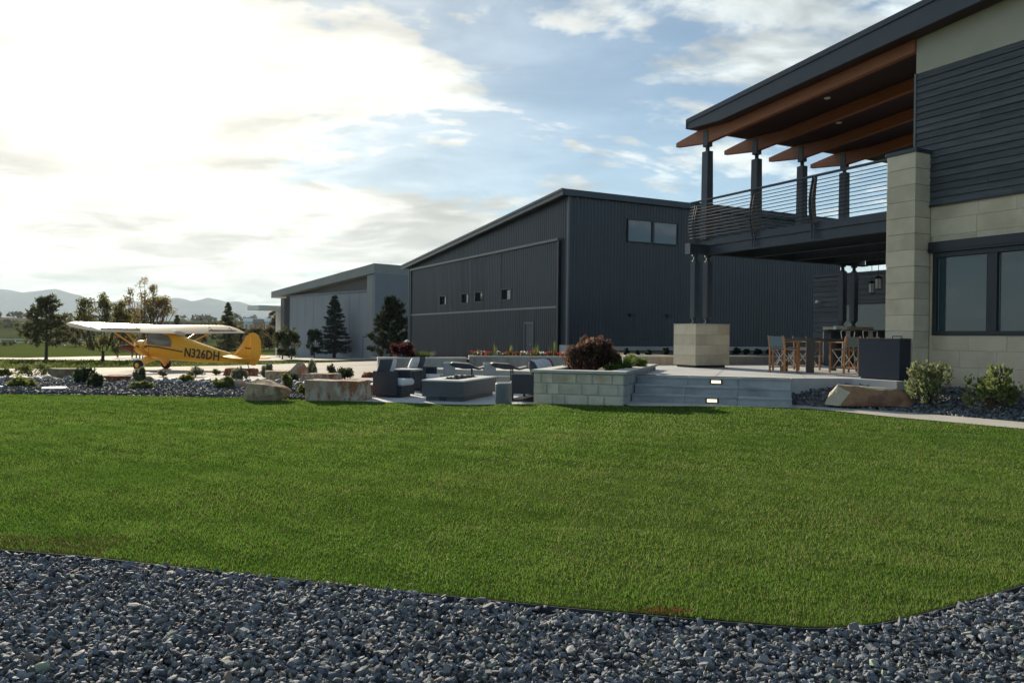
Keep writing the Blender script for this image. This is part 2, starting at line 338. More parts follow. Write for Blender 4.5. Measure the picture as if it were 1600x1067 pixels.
# mountains: a range of ridges nine kilometres off
def mountains():
    ctl = [(-900, 452), (-600, 446), (-300, 455), (-120, 448), (0, 447), (18, 450), (35, 452), (50, 450), (80, 447), (95, 450), (118, 456), (140, 464), (175, 467), (205, 466), (250, 468), (275, 465), (295, 468), (320, 463), (345, 469), (372, 468), (400, 473), (430, 474), (520, 470), (700, 466), (900, 470), (1200, 462), (1500, 468), (1900, 460), (2400, 464)]
    cx = np.array([(c[0]-800)/FPX*9500 for c in ctl]); chh = np.array([((524.7+(c[0]-800)*0.0099)-c[1])/FPX*9500 for c in ctl])
    rng = np.random.default_rng(3)
    X = np.linspace(-14000, 14000, 561); rows = 15
    ridge = np.interp(X, cx, chh)*1.05
    for k in range(5):
        w = 1400/2**k; ridge = ridge+(np.interp(X, np.arange(-15000, 15001, w), rng.uniform(-1, 1, int(30000/w)+1)))*34/1.45**k
    Vs = []
    for j in range(rows):
        f = j/(rows-1); prof = np.interp(f, [0, 0.25, 0.5, 0.62, 1.0], [0.0, 0.33, 0.72, 1.0, 0.1])
        z = ridge*prof
        amp = np.interp(f, [0, 0.2, 0.5, 0.62, 1], [0, 70, 75, 0, 40])
        for k in range(5):
            w = 1100/2**k; z = z+np.interp(X, np.arange(-15000, 15001, w), rng.uniform(-1, 1, int(30000/w)+1))*amp/1.7**k*0.6
        Vs.append(np.stack([X, np.full_like(X, 7400+3400*f), z-18], -1))
    V = np.concatenate(Vs); n = len(X)
    F = [(j*n+i, j*n+i+1, (j+1)*n+i+1, (j+1)*n+i) for j in range(rows-1) for i in range(n-1)]
    m = mat('mountain_rock', (0.05, 0.065, 0.08), (0.10, 0.11, 0.12), 0.0012, 0.95, pos=True, spec=0.0)
    o = link('mountains', npmesh('mountains', V, F, m)); o['kind'] = 'structure'
mountains()

# aprons and roads
apron = [(-60, 27.2), (-19.5, 25.6), (-9, 24.6), (-5.5, 23.6), (-4.8, 22.4), (-2.5, 24.4), (1.8, 26.4), (6, 34), (-7.4, 57), (-10.8, 65.5), (-15.4, 49.5), (-16.8, 45), (-19.5, 40.5), (-23, 36.2), (-60, 33.2)]
sheet('apron', apron, M['apron'], 0.008)
sheet('far_road', [(-150, 57.2), (-24, 56.6), (-15, 66), (-10, 74), (-8, 84), (-40, 98), (-40, 63), (-150, 63)], M['apron'], 0.006)
# expansion joints in the apron
def joints():
    mb = MB()
    for X0, Y0, X1, Y1 in [(-23, 27.2, -20.5, 36.5), (-17, 25.9, -16, 45), (-11, 25.2, -9, 60), (-6, 24.4, -4, 50), (-21, 31, 2, 29.5), (-19, 40.3, 3, 36)]:
        d = Vector((X1-X0, Y1-Y0, 0)).normalized(); nrm = Vector((-d.y, d.x, 0))*0.025; a = Vector((X0, Y0, 0)); b = Vector((X1, Y1, 0))
        mb.add([(p.x, p.y, gz(p.y)+0.013) for p in (a-nrm, b-nrm, b+nrm, a+nrm)], [(0, 1, 2, 3)])
    o = mb.build('apron_joint', mat('joint', (0.16, 0.155, 0.15), None, rough=0.9)); o['kind'] = 'structure'
joints()

# lawn
lawn_near = [(-14, 7.3), (-9, 6.25), (-6, 5.55), (-4.2, 5.12), (-3.269, 4.914), (-2.667, 4.791), (-1.068, 4.317), (0.344, 3.95), (1.059, 3.791), (1.266, 3.746), (1.43, 3.715), (1.6, 3.721), (1.812, 3.777), (2.1, 3.92), (2.402, 4.084), (2.966, 4.418), (4.0, 5.1), (6, 6.4), (9, 8.3)]
walk_lawn = [(9.6, 10.3), (8.108, 12.131), (6.814, 13.823), (6.3, 14.75), (5.95, 15.2), (5.5, 15.4), (4.6, 15.55), (2.4, 15.45)]
lawn_far = [(2.36, 15.6), (1.3, 15.90), (0.47, 16.15), (-1.37, 16.55), (-2.7, 16.9), (-4.1, 17.25), (-5.9, 17.75), (-9.1, 18.1), (-12, 18.15), (-20, 18.2), (-24, 12)]
LAWN = lawn_near+walk_lawn+lawn_far
def inpoly(px, py, poly):
    ins = np.zeros(len(px), bool); n = len(poly)
    for i in range(n):
        x0, y0 = poly[i]; x1, y1 = poly[(i+1) % n]
        c = ((y0 > py) != (y1 > py)); 
        with np.errstate(divide='ignore', invalid='ignore'): xx = (x1-x0)*(py-y0)/(y1-y0)+x0
        ins ^= c & (px < xx)
    return ins
def grid_sheet(name, poly, m, zf, step, kind='structure'):
    bm = bmesh.new(); f = bm.faces.new([bm.verts.new((x, y, 0)) for x, y in poly])
    xs_ = [p[0] for p in poly]; ys_ = [p[1] for p in poly]
    for ax, lo, hi in ((0, min(xs_), max(xs_)), (1, min(ys_), max(ys_))):
        k = lo+step
        while k < hi:
            co = (k, 0, 0) if ax == 0 else (0, k, 0); no = (1, 0, 0) if ax == 0 else (0, 1, 0)
            bmesh.ops.bisect_plane(bm, geom=bm.verts[:]+bm.edges[:]+bm.faces[:], plane_co=co, plane_no=no); k += step
    for v in bm.verts: v.co.z = float(zf(v.co.x, v.co.y))
    for f in bm.faces: f.smooth = True
    bmesh.ops.recalc_face_normals(bm, faces=bm.faces)
    if sum(f.normal.z for f in bm.faces) < 0: bmesh.ops.reverse_faces(bm, faces=bm.faces)
    me = bpy.data.meshes.new(name); bm.to_mesh(me); bm.free(); me.materials.append(m); o = link(name, me)
    if kind: o['kind'] = kind
    return o
grid_sheet('lawn', LAWN, M['lawn'], lambda x, y: lawn_z(x, y), 1.0)

def fbm2(x, y, seed, base=0.6, oct=4):
    r = np.random.default_rng(seed); v = np.zeros_like(x)
    for k in range(oct):
        for _ in range(4):
            a = r.uniform(0, 6.28); f = base*2**k*r.uniform(0.7, 1.4)
            v += np.sin((x*math.cos(a)+y*math.sin(a))*f+r.uniform(0, 6.28))/1.7**k/4
    return v
def grass():
    # blades: dense and fine near, sparser and broader far
    bands = [(3.5, 5.6, 8200, 0.0028, 5), (5.6, 8.0, 5000, 0.0040, 3), (8.0, 11.5, 2700, 0.0060, 3), (11.5, 18.5, 1300, 0.0095, 3)]
    Vs = []; Fs = []; Cs = []; base = 0
    for y0, y1, den, wid, nv in bands:
        xa, xb = -0.78*y1-1.2, min(0.78*y1+1.2, 9.6)
        n = int((xb-xa)*(y1-y0)*den); x = RNG.uniform(xa, xb, n); y = RNG.uniform(y0, y1, n)
        k = inpoly(x, y, LAWN); x = x[k]; y = y[k]
        cl = fbm2(x, y, 5, 2.2, 4); cl2 = fbm2(x, y, 11, 0.5, 3); fine = fbm2(x, y, 23, 9.0, 2)
        keep = RNG.uniform(0, 1, len(x)) < np.clip(0.93+0.22*fine, 0.5, 1); x, y, cl, cl2, fine = x[keep], y[keep], cl[keep], cl2[keep], fine[keep]
        n = len(x); z = lawn_z(x, y)-0.004
        h = (0.0255+0.0015*cl+0.0030*fine)*RNG.uniform(0.55, 1.3, n)*np.where(y > 11, 1.15, 1.0); h = np.clip(h, 0.014, 0.075)
        w = wid*RNG.uniform(0.7, 1.3, n); a = RNG.uniform(0, 6.283, n); sx, sy = np.cos(a)*w/2, np.sin(a)*w/2
        la = RNG.uniform(0, 6.283, n)+0.0; ll = h*np.abs(RNG.normal(0.45, 0.45, n)); lx, ly = np.cos(la)*ll, np.sin(la)*ll
        b = np.stack([x, y, z], -1)
        S = np.stack([sx, sy, np.zeros(n)], -1); Lv = np.stack([lx, ly, np.zeros(n)], -1); H = np.stack([np.zeros(n), np.zeros(n), h], -1)
        if nv == 5:
            P = np.stack([b-S, b+S, b+S*0.8+Lv*0.35+H*0.6, b-S*0.8+Lv*0.35+H*0.6, b+Lv+H*0.95], 1)
            T = np.array([[0, 1, 2], [0, 2, 3], [3, 2, 4]])
        else:
            P = np.stack([b-S, b+S, b+Lv+H], 1); T = np.array([[0, 1, 2]])
        F_ = (np.arange(n)[:, None, None]*nv+T[None]+base).reshape(-1, 3); base += n*nv
        t = np.clip(0.50+0.20*cl2+0.14*cl+0.24*fine+RNG.normal(0, 0.22, n), 0, 1)[:, None]
        c = (1-t)*np.array([0.056, 0.150, 0.016])+t*np.array([0.165, 0.272, 0.048])
        dry = ((RNG.uniform(0, 1, n)+0.10*cl) > 0.95)[:, None]; c = np.where(dry, np.array([0.24, 0.21, 0.10]), c)
        brown = ((x < -2.55) & (y < 5.2))[:, None] & (RNG.uniform(0, 1, n) < 0.55)[:, None]; c = np.where(brown, np.array([0.085, 0.072, 0.030]), c)
        mul = ((np.hypot((x-0.78)/0.16, (y-3.90)/0.045) < 1))[:, None]; c = np.where(mul, np.array([0.17, 0.075, 0.035]), c)
        thin = (cl2 > 0.62)[:, None] & (RNG.uniform(0, 1, n) < 0.16)[:, None]; c = np.where(thin, np.array([0.23, 0.23, 0.09]), c)
        Vs.append(P.reshape(-1, 3)); Fs.append(F_); Cs.append(np.repeat(c, nv, 0))
    me = npmesh('grass', np.concatenate(Vs), np.concatenate(Fs), M['grass'], np.concatenate(Cs))
    tag(link('grass', me), 'short mown green grass covering the lawn', 'grass', kind='stuff')
grass()

# crushed stone
ICO_V = None
def ico():
    bm = bmesh.new(); bmesh.ops.create_icosphere(bm, subdivisions=1, radius=1.0)
    v = np.array([p.co[:] for p in bm.verts]); f = np.array([[q.index for q in p.verts] for p in bm.faces]); bm.free(); return v, f
ICO_V, ICO_F = ico()
OCT_V = np.array([(1, 0, 0), (-1, 0, 0), (0, 1, 0), (0, -1, 0), (0, 0, 1), (0, 0, -1.)]); OCT_F = np.array([(0, 2, 4), (2, 1, 4), (1, 3, 4), (3, 0, 4), (2, 0, 5), (1, 2, 5), (3, 1, 5), (0, 3, 5)])
def rot_mats(n, tilt=0.6):
    a = RNG.uniform(0, 6.283, n); b = RNG.normal(0, tilt, n); c = RNG.normal(0, tilt, n)
    ca, sa, cb, sb, cc, s_ = np.cos(a), np.sin(a), np.cos(b), np.sin(b), np.cos(c), np.sin(c); Z = np.zeros(n); O = np.ones(n)
    Rz = np.stack([ca, -sa, Z, sa, ca, Z, Z, Z, O], -1).reshape(-1, 3, 3); Rx = np.stack([O, Z, Z, Z, cb, -sb, Z, sb, cb], -1).reshape(-1, 3, 3); Ry = np.stack([cc, Z, s_, Z, O, Z, -s_, Z, cc], -1).reshape(-1, 3, 3)
    return Rz @ Rx @ Ry
def stones(name, pts, size, colors, m, flat=0.5, octa=False, label=None, cat='gravel', jit=0.28, tilt=0.6, smooth=False):
    BV, BF = (OCT_V, OCT_F) if octa else (ICO_V, ICO_F); n = len(pts)
    s = size*np.exp(RNG.normal(0, 0.34, n)); dims = np.stack([s*RNG.uniform(0.9, 1.45, n), s*RNG.uniform(0.6, 1.0, n), s*RNG.uniform(flat*0.7, flat*1.4, n)], -1)
    P = BV[None]*(1+RNG.uniform(-jit, jit, (n, len(BV), 1)))+RNG.uniform(-jit*0.5, jit*0.5, (n, len(BV), 3))
    if not octa and not smooth: P = np.clip(P, -0.70, 0.70)      # cut faces: chips of slate, not pebbles
    P = P*dims[:, None, :]; P = np.einsum('nij,nkj->nki', rot_mats(n, tilt), P)+pts[:, None, :]
    F_ = (BF[None]+np.arange(n)[:, None, None]*len(BV)).reshape(-1, 3)
    me = npmesh(name, P.reshape(-1, 3), F_, m, np.repeat(colors, len(BV), 0), smooth=smooth)
    o = link(name, me); tag(o, label, cat, kind='stuff'); return o
def slate_cols(n):
    v = np.clip(RNG.normal(0.172, 0.045, n), 0.06, 0.34)[:, None]; t = RNG.uniform(0, 1, n)[:, None]
    c = v*((1-t)*np.array([0.86, 1.0, 1.20])+t*np.array([0.98, 1.02, 1.04]))
    k = RNG.uniform(0, 1, n)[:, None]; return np.where(k > 0.985, np.array([0.20, 0.17, 0.14]), np.where(k > 0.965, v*np.array([1.05, 1.2, 0.95])*1.5, c))
NEAR = [(-14, 7.2), (-9, 6.2), (-6, 5.5), (-4.2, 5.08), (-3.269, 4.87), (-2.667, 4.75), (-1.068, 4.28), (0.344, 3.91), (1.059, 3.755), (1.266, 3.71), (1.43, 3.68), (1.6, 3.685), (1.83, 3.74), (2.13, 3.88), (2.43, 4.05), (3.0, 4.38), (4.0, 5.04), (6, 6.35), (9, 8.2), (14, 8.2), (14, -6), (-14, -6)]
sheet('gravel_path', NEAR, M['gravelbase'], zf=lambda x, y: -0.030)
def near_gravel():
    n = 115000; x = RNG.uniform(-5.2, 5.2, n); y = RNG.uniform(1.9, 6.2, n); k = inpoly(x, y, NEAR) & (np.abs(x) < 0.78*y+0.8); x, y = x[k], y[k]
    z = -0.006+RNG.uniform(-0.018, 0.020, len(x))+0.012*fbm2(x, y, 3, 2.5, 2)
    stones('gravel', np.stack([x, y, z], -1), 0.0148, slate_cols(len(x)), M['gravel'], 0.45, label='blue-grey crushed slate gravel in front of the lawn')
near_gravel()
def side_gravel():
    n = 60000; x = RNG.uniform(-10, 12, n); y = RNG.uniform(-1.0, 8.5, n); k = inpoly(x, y, NEAR) & ~((np.abs(x) < 0.78*y+0.8) & (y > 1.9)); x, y = x[k], y[k]
    z = -0.010+RNG.uniform(-0.014, 0.018, len(x)); stones('gravel', np.stack([x, y, z], -1), 0.021, slate_cols(len(x)), M['gravel'], 0.5, octa=True, label='blue-grey crushed slate gravel at the ends of the path')
side_gravel()

# steel edging between gravel and lawn
mb = MB()
for (a, b) in zip(lawn_near[1:-1], lawn_near[2:]):
    d = Vector((b[0]-a[0], b[1]-a[1], 0)).normalized(); nrm = Vector((d.y, -d.x, 0))
    p = [Vector((a[0], a[1], 0)), Vector((b[0], b[1], 0))]
    q = [p[0]+nrm*0.010, p[1]+nrm*0.010, p[1]+nrm*0.018, p[0]+nrm*0.018]
    mb.add([(v.x, v.y, -0.06) for v in q]+[(v.x, v.y, 0.004) for v in q], [(3, 2, 1, 0), (4, 5, 6, 7), (0, 1, 5, 4), (1, 2, 6, 5), (2, 3, 7, 6), (3, 0, 4, 7)])
tag(mb.build('lawn_edging', M['steelstrip']), 'thin grey steel edging strip between gravel and lawn', 'edging')

# planting bed on the left
BED = [(-4.1, 17.30), (-5.9, 17.80), (-9.1, 18.15), (-12, 18.2), (-20, 18.25), (-40, 20), (-60, 26), (-19.5, 25.7), (-9, 24.7), (-5.5, 23.7), (-4.3, 21.6), (-3.9, 19.5), (-3.6, 17.15)]
grid_sheet('gravel_bed', BED, M['gravelbase'], lambda x, y: float(gz(y))+0.010, 4.0)
def bed_gravel():
    n = 46000; x = RNG.uniform(-19, -3.6, n); y = RNG.uniform(17.2, 25.6, n); k = inpoly(x, y, BED); x, y = x[k], y[k]
    z = np.array([gz(q) for q in y])+0.03+RNG.uniform(-0.01, 0.03, len(x))
    c = slate_cols(len(x))*0.62
    stones('bed_gravel', np.stack([x, y, z], -1), 0.029, c, M['gravel'], 0.6, octa=True, label='dark slate gravel around the boulders left of the patio')
    # river cobbles along the back of the bed
    n = 300; t = RNG.uniform(0, 1, n); x = -19+t*13.6; y = np.interp(x, [-19.5, -9, -5.5], [25.4, 24.2, 23.2])-np.abs(RNG.normal(0, 0.55, n)); z = np.array([gz(q) for q in y])+0.05
    v = RNG.uniform(0.14, 0.34, n)[:, None]; c = v*np.where(RNG.uniform(0, 1, n)[:, None] > 0.3, np.array([0.92, 0.98, 1.05]), np.array([1.08, 0.98, 0.88]))
    stones('river_cobbles', np.stack([x, y, z], -1), 0.095, c, M['cobble'], 0.75, label='pale rounded river cobbles along the back of the planting bed', cat='cobbles', jit=0.1, smooth=True)
bed_gravel()

# walkway in front of the steps and along the house bed
walk = [(2.4, 15.5), (4.6, 15.6), (5.5, 15.45), (5.98, 15.25), (6.33, 14.79), (6.84, 13.86), (8.13, 12.16), (9.7, 10.3), (10.6, 11.0), (8.82, 13.201), (7.372, 14.957), (6.5, 15.62), (6.2, 15.75), (5.9, 16.6), (2.7, 17.2), (2.35, 15.9)]
sheet('walkway', walk, M['concrete'], zf=lambda x, y: 0.012)
# bed against the house
HB = [(5.95, 16.15), (6.2, 15.77), (6.5, 15.64), (7.39, 14.98), (8.84, 13.22), (10.65, 11.0), (13.2, 9.6), (11.0, 13.0), (9.8, 14.9), (8.95, 16.5), (7.9, 16.2), (7.4, 16.85), (6.05, 16.75)]
Bv = Vector((math.cos(R(27.5)), math.sin(R(27.5)), 0)); Av = Vector((-math.sin(R(27.5)), math.cos(R(27.5)), 0)); HO = Vector((5.69, 22.6, 0))
def hb_z(x, y):
    best = 9.0; FE = [(5.95, 15.9), (6.2, 15.77), (6.5, 15.64), (7.39, 14.98), (8.84, 13.22), (10.65, 11.0), (13.2, 9.6)]
    for a, b in zip(FE[:-1], FE[1:]):
        ax, ay = b[0]-a[0], b[1]-a[1]; t = min(1, max(0, ((x-a[0])*ax+(y-a[1])*ay)/(ax*ax+ay*ay))); best = min(best, math.hypot(x-a[0]-t*ax, y-a[1]-t*ay))
    return -0.005+0.40*float(ss((best-0.05)/1.5))
grid_sheet('house_bed', HB, M['gravelbase'], hb_z, 0.4)
def house_gravel():
    n = 16000; x = RNG.uniform(5.8, 12, n); y = RNG.uniform(10, 17, n); k = inpoly(x, y, HB); x, y = x[k], y[k]
    z = np.array([hb_z(a, b) for a, b in zip(x, y)])+RNG.uniform(-0.005, 0.03, len(x))
    stones('house_bed_gravel', np.stack([x, y, z], -1), 0.034, slate_cols(len(x))*0.85, M['gravel'], 0.6, octa=True, label='dark slate gravel in the bed against the house wall')
house_gravel()

# ------------------------------------------------------------------ patios, steps, planters
OC = Vector((2.31, 15.76, 0)); TC = R(-18.0)
Cr = Vector((math.cos(TC), math.sin(TC), 0)); Cd = Vector((-math.sin(TC), math.cos(TC), 0))
def cw(x, y, z=0.0): return OC+Cr*x+Cd*y+Vector((0, 0, z))
UP = 0.54; LO = -0.10
lounge = [(-4.05, 17.27), (-2.7, 16.92), (-1.37, 16.57), (0.45, 16.17), (2.2, 21.4), (2.9, 25.9), (-4.3, 25.6), (-4.3, 21.5)]
sheet('lounge_patio', lounge, M['patio'], zf=lambda x, y: LO+0.012)
upper = [cw(0.0, 1.66), cw(3.28, 1.66), Vector((6.08, 16.66, 0)), Vector((7.45, 16.78, 0)), Vector((7.95, 15.85, 0)), Vector((8.98, 16.40, 0)), Vector((8.80, 16.78, 0)), Vector((16.5, 20.8, 0)), Vector((14.2, 26.6, 0)), Vector((3.62, 23.6, 0)), cw(0.0, 4.88)]
sheet('upper_patio', [(p.x, p.y) for p in upper], M['patio'], zf=lambda x, y: UP, thick=0.62)
# shallow score joints on the upper patio
def scored():
    mb = MB()
    for y in (3.4, 5.4, 7.4):
        for x0, x1 in ((0.1, 9.0),):
            a, b = cw(x0, y, UP+0.004), cw(x1, y, UP+0.004); w = Cd*0.008; mb.add([a-w, b-w, b+w, a+w], [(0, 1, 2, 3)])
    for x in (1.7, 3.6, 5.5):
        a, b = cw(x, 2.0, UP+0.004), cw(x, 8.0, UP+0.004); w = Cr*0.008; mb.add([a-w, b-w, b+w, a+w], [(0, 1, 2, 3)])
    o = mb.build('patio_joint', mat('patio_score', (0.22, 0.23, 0.24), None, rough=0.9)); o['kind'] = 'structure'
scored()

st = empty('steps', OC, TC); tag(st, 'three broad grey stone steps up to the upper patio', 'steps')
st.location.z = 0.012
for i, y in enumerate((0.91, 1.26, 1.61)):
    z0 = 0.18*i-0.0; ztop = z0+0.168
    for a, b in ((0.02, 1.13), (1.13, 2.21), (2.21, 3.28)):
        MB().box(a+0.003, b-0.003, y, y+0.40, z0-0.03, ztop-0.045).build('riser', M['step'], st, bevel=0.004)
        MB().box(a+0.002, b-0.002, y-0.025, y+0.42, ztop-0.045, ztop).build('tread', M['step'], st, bevel=0.006)
M['lamp'] = mat('step_lamp', (1.0, 0.86, 0.55), None, rough=0.5, emit=0.62)
for i, (x, y, z, w) in enumerate(((1.74, 1.61, 0.43, 'upper'), (1.70, 0.91, 0.072, 'lower'))):
    t = empty('step_light', cw(x, y-0.0, z+0.012), TC); tag(t, 'small lit step light in the %s riser of the stone steps' % ('top' if i == 0 else 'bottom'), 'step light', 'step lights')
    MB().box(-0.135, 0.135, -0.022, 0.03, -0.052, 0.052).build('housing', M['steel_dk'], t, bevel=0.004)
    MB().box(-0.10, 0.10, -0.028, 0.0, -0.032, 0.032).build('lens', M['lamp'], t)

def planter_box(root, x0, x1, y0, y1, z0, z1, wall=0.22):
    core = MB()
    core.box(x0+0.02, x1-0.02, y0+0.02, y0+wall, z0, z1-0.01); core.box(x0+0.02, x1-0.02, y1-wall, y1-0.02, z0, z1-0.01)
    core.box(x0+0.02, x0+wall, y0+wall, y1-wall, z0, z1-0.01); core.box(x1-wall, x1-0.02, y0+wall, y1-wall, z0, z1-0.01)
    core.build('mortar', M['mortar'], root)
pl = empty('stone_planter', OC, TC); tag(pl, 'raised limestone block planter at the end of the steps', 'planter')
planter_box(pl, -1.93, 0.0, 0.0, 4.9, -0.2, 0.63)
def course(root, ax, a0, a1, plane, out, z0, z1, lens, m, name='stone_block', dep=0.022, gap=0.012, off=0.0):
    """blocks standing proud of the wall plane; ax='x': run along x at y=plane"""
    a = a0-off*lens[0]; k = 0
    while a < a1-0.02:
        b = a+lens[k % len(lens)]; k += 1; s, e = max(a, a0), min(b, a1); a = b
        if e-s < 0.04: continue
        p0, p1 = sorted((plane, plane+out*dep))
        mb = MB()
        d = random.uniform(-0.004, 0.004)
        if ax == 'x': mb.box(s+gap/2, e-gap/2, p0-(0 if out > 0 else -d), p1+(d if out > 0 else 0), z0+gap/2, z1-gap/2)
        else: mb.box(p0-(0 if out > 0 else -d), p1+(d if out > 0 else 0), s+gap/2, e-gap/2, z0+gap/2, z1-gap/2)
        mb.build(name, m, root, bevel=0.006)
zc = [-0.10, 0.17, 0.40, 0.625]
for i in range(3):
    course(pl, 'x', -1.93, 0.0, 0.02, -1, zc[i], zc[i+1], [0.42, 0.26, 0.5, 0.34], M['smear'], off=0.3*i, gap=0.035)
    course(pl, 'y', 0.0, 4.9, -0.02, 1, zc[i], zc[i+1], [0.5, 0.62, 0.4], M['step'], off=0.35*i)
    course(pl, 'y', 0.0, 4.9, -1.91, -1, zc[i], zc[i+1], [0.5, 0.62, 0.4], M['smear'], off=0.35*i)
for a, b, c, d in ((-1.98, 0.05, -0.05, 0.30), (-1.98, 0.05, 4.62, 4.95), (-1.98, -1.62, 0.304, 4.616), (-0.32, 0.05, 0.304, 4.616)):
    MB().box(a, b, c, d, 0.63, 0.688).build('coping', M['coping'], pl, bevel=0.006)
MB().box(-1.72, -0.21, 0.21, 4.69, -0.1, 0.60).build('soil', M['soil'], pl)

# low wall with a flower bed in front of the dark hangar
def wall_run(name, a, b, z0, z1, th, label, m, seg=2.4, coping=0.05):
    a = Vector(a); b = Vector(b); L_ = (b-a).length; ang = math.atan2(b.y-a.y, b.x-a.x)
    w = empty(name, (a.x, a.y, 0), ang); tag(w, label, 'wall')
    k = max(1, round(L_/seg))
    for i in range(k):
        MB().box(L_*i/k+0.006, L_*(i+1)/k-0.006, 0, th, z0, z1-coping).build('wall_panel', m, w, bevel=0.006)
        MB().box(L_*i/k+0.002, L_*(i+1)/k-0.002, -0.02, th+0.02, z1-coping, z1).build('coping', M['coping'], w, bevel=0.005)
    return w
wall_run('retaining_wall', (-4.35, 24.9, 0), (-1.5, 25.75, 0), -0.25, 0.66, 0.26, 'low stained concrete wall of the shrub bed behind the lounge chairs', M['stained'])
wall_run('retaining_wall', (-1.45, 25.9, 0), (3.4, 26.5, 0), -0.25, 0.72, 0.26, 'low stained concrete wall below the red and white flowers', M['stained'])
wall_run('retaining_wall', (3.5, 23.75, 0), (13.5, 26.7, 0), 0.3, 0.83, 0.24, 'low stained concrete wall along the back of the upper patio', M['stained'])
sheet('flower_bed', [(-4.3, 25.2), (-1.5, 26.0), (3.4, 26.75), (4.4, 34.0), (2.4, 36.6), (-6.5, 54), (-7.5, 40), (-5.2, 30)], M['soil'], zf=lambda x, y: 0.60-0.028*max(0, y-26))
sheet('shrub_bed', [(3.5, 24.0), (13.5, 26.95), (21, 45.3), (2.72, 36.7)], M['soil'], zf=lambda x, y: 0.74-0.00*y)
# broad low steps at the back of the lounge
rs = empty('rear_steps', cw(-7.6, 5.6, LO), TC); tag(rs, 'wide pale concrete steps behind the fire pit lounge', 'steps')
for i in range(3):
    for a, b in ((0, 2.6), (2.6, 5.2)):
        MB().box(a+0.004, b-0.004, 0.38*i, 0.38*i+0.42 if i < 2 else 2.2, 0.01, 0.15*(i+1)-0.04).build('riser', M['concrete'], rs, bevel=0.005)
        MB().box(a+0.003, b-0.003, 0.38*i-0.03, 0.38*i+0.40 if i < 2 else 2.25, 0.15*(i+1)-0.04, 0.15*(i+1)).build('tread', M['coping'], rs, bevel=0.006)

# ------------------------------------------------------------------ house (local x = B, local y = A, t = -y)
HR = R(27.5)
ho = empty('house', HO, HR); tag(ho, 'two-storey house with limestone base, dark plank siding and broad timber-beamed roof', 'house')
def subtract(r, holes):
    out = [r]
    for h in holes:
        nxt = []
        for (a0, a1, z0, z1) in out:
            b0, b1, y0, y1 = h
            if b1 <= a0 or b0 >= a1 or y1 <= z0 or y0 >= z1: nxt.append((a0, a1, z0, z1)); continue
            if a0 < b0: nxt.append((a0, b0, z0, z1))
            if b1 < a1: nxt.append((b1, a1, z0, z1))
            m0, m1 = max(a0, b0), min(a1, b1)
            if z0 < y0: nxt.append((m0, m1, z0, y0))
            if y1 < z1: nxt.append((m0, m1, y1, z1))
        out = nxt
    return [q for q in out if q[1]-q[0] > 0.03 and q[3]-q[2] > 0.03]
WIN = [(7.05, 9.55, 1.50, 3.24), (11.2, 12.9, 1.50, 3.24)]
# core of the wall behind the blocks, with the window openings left free
core = MB()
for a0, a1, z0, z1 in subtract((6.64, 15.0, 0.1, 4.25), WIN): core.box(0.03, 0.30, -a1, -a0, z0, z1)
core.build('wall_core', M['mortar_dark'], ho)
CH = 0.345; i = 0; z = 0.15
while z < 4.20:
    z1 = min(z+CH, 4.25); a = 6.98-random.uniform(0, 0.9)
    while a < 14.9:
        b = a+random.choice((0.75, 0.95, 1.15, 1.3)); s, e = max(a, 6.98), min(b, 15.0)
        if e-s > 0.05:
            for r_ in subtract((s, e, z, z1), WIN): MB().box(-0.004+random.uniform(-0.003, 0.003), 0.035, -r_[1]+0.0015, -r_[0]-0.0015, r_[2]+0.0015, r_[3]-0.0015).build('stone_block', M['block'], ho, bevel=0.004)
        a = b
    z = z1; i += 1
# corner pillar
pil = MB().box(-0.47, 0.02, -6.93, -6.32, 0.1, 5.34).build('pillar', M['mortar_dark'], ho)
z = 0.20
while z < 5.30:
    z1 = min(z+CH, 5.36); j = random.uniform(-0.003, 0.003)
    MB().box(-0.50+j, 0.028, -6.96, -6.29-j, z+0.003, z1-0.003).build('stone_block', M['block'], pil, bevel=0.005); z = z1
MB().box(-0.53, 0.05, -6.99, -6.26, 5.362, 5.44).build('cap', M['steel'], pil, bevel=0.005)
# siding boards
k = 0; z = 4.26
MB().box(0.03, 0.30, -15.0, -6.64, 4.252, 7.16).build('wall_core', M['steel_dk'], ho)
while z < 7.10:
    z1 = min(z+0.145, 7.16)
    cuts = [6.62]+sorted(random.uniform(7.5, 13) for _ in range(1))+[15.0]
    for a, b in zip(cuts[:-1], cuts[1:]):
        MB().prism([(-0.030, z+0.004), (0.03, z+0.004), (0.03, z1-0.002), (-0.006, z1-0.002)], 'y', -b+0.002, -a-0.002).build('siding_board', M['siding'], ho)
    z = z1; k += 1
MB().box(-0.036, 0.05, -6.62, -6.575, 4.26, 7.17).build('corner_trim', M['hangtrim'], ho)
MB().box(-0.05, 0.03, -15.0, -6.6, 4.225, 4.257).build('flashing', M['steel_dk'], ho)
# upper stucco, its top follows the roof
MB().prism([(-6.60, 7.166), (-6.60, 7.99), (-15.0, 8.62), (-15.0, 7.166)], 'x', -0.006, 0.30).build('stucco_wall', M['stucco'], ho)
# body of the house behind the facade
MB().box(0.31, 9.0, -15.0, -6.66, 0.2, 7.15).build('house_body', M['stucco'], ho)
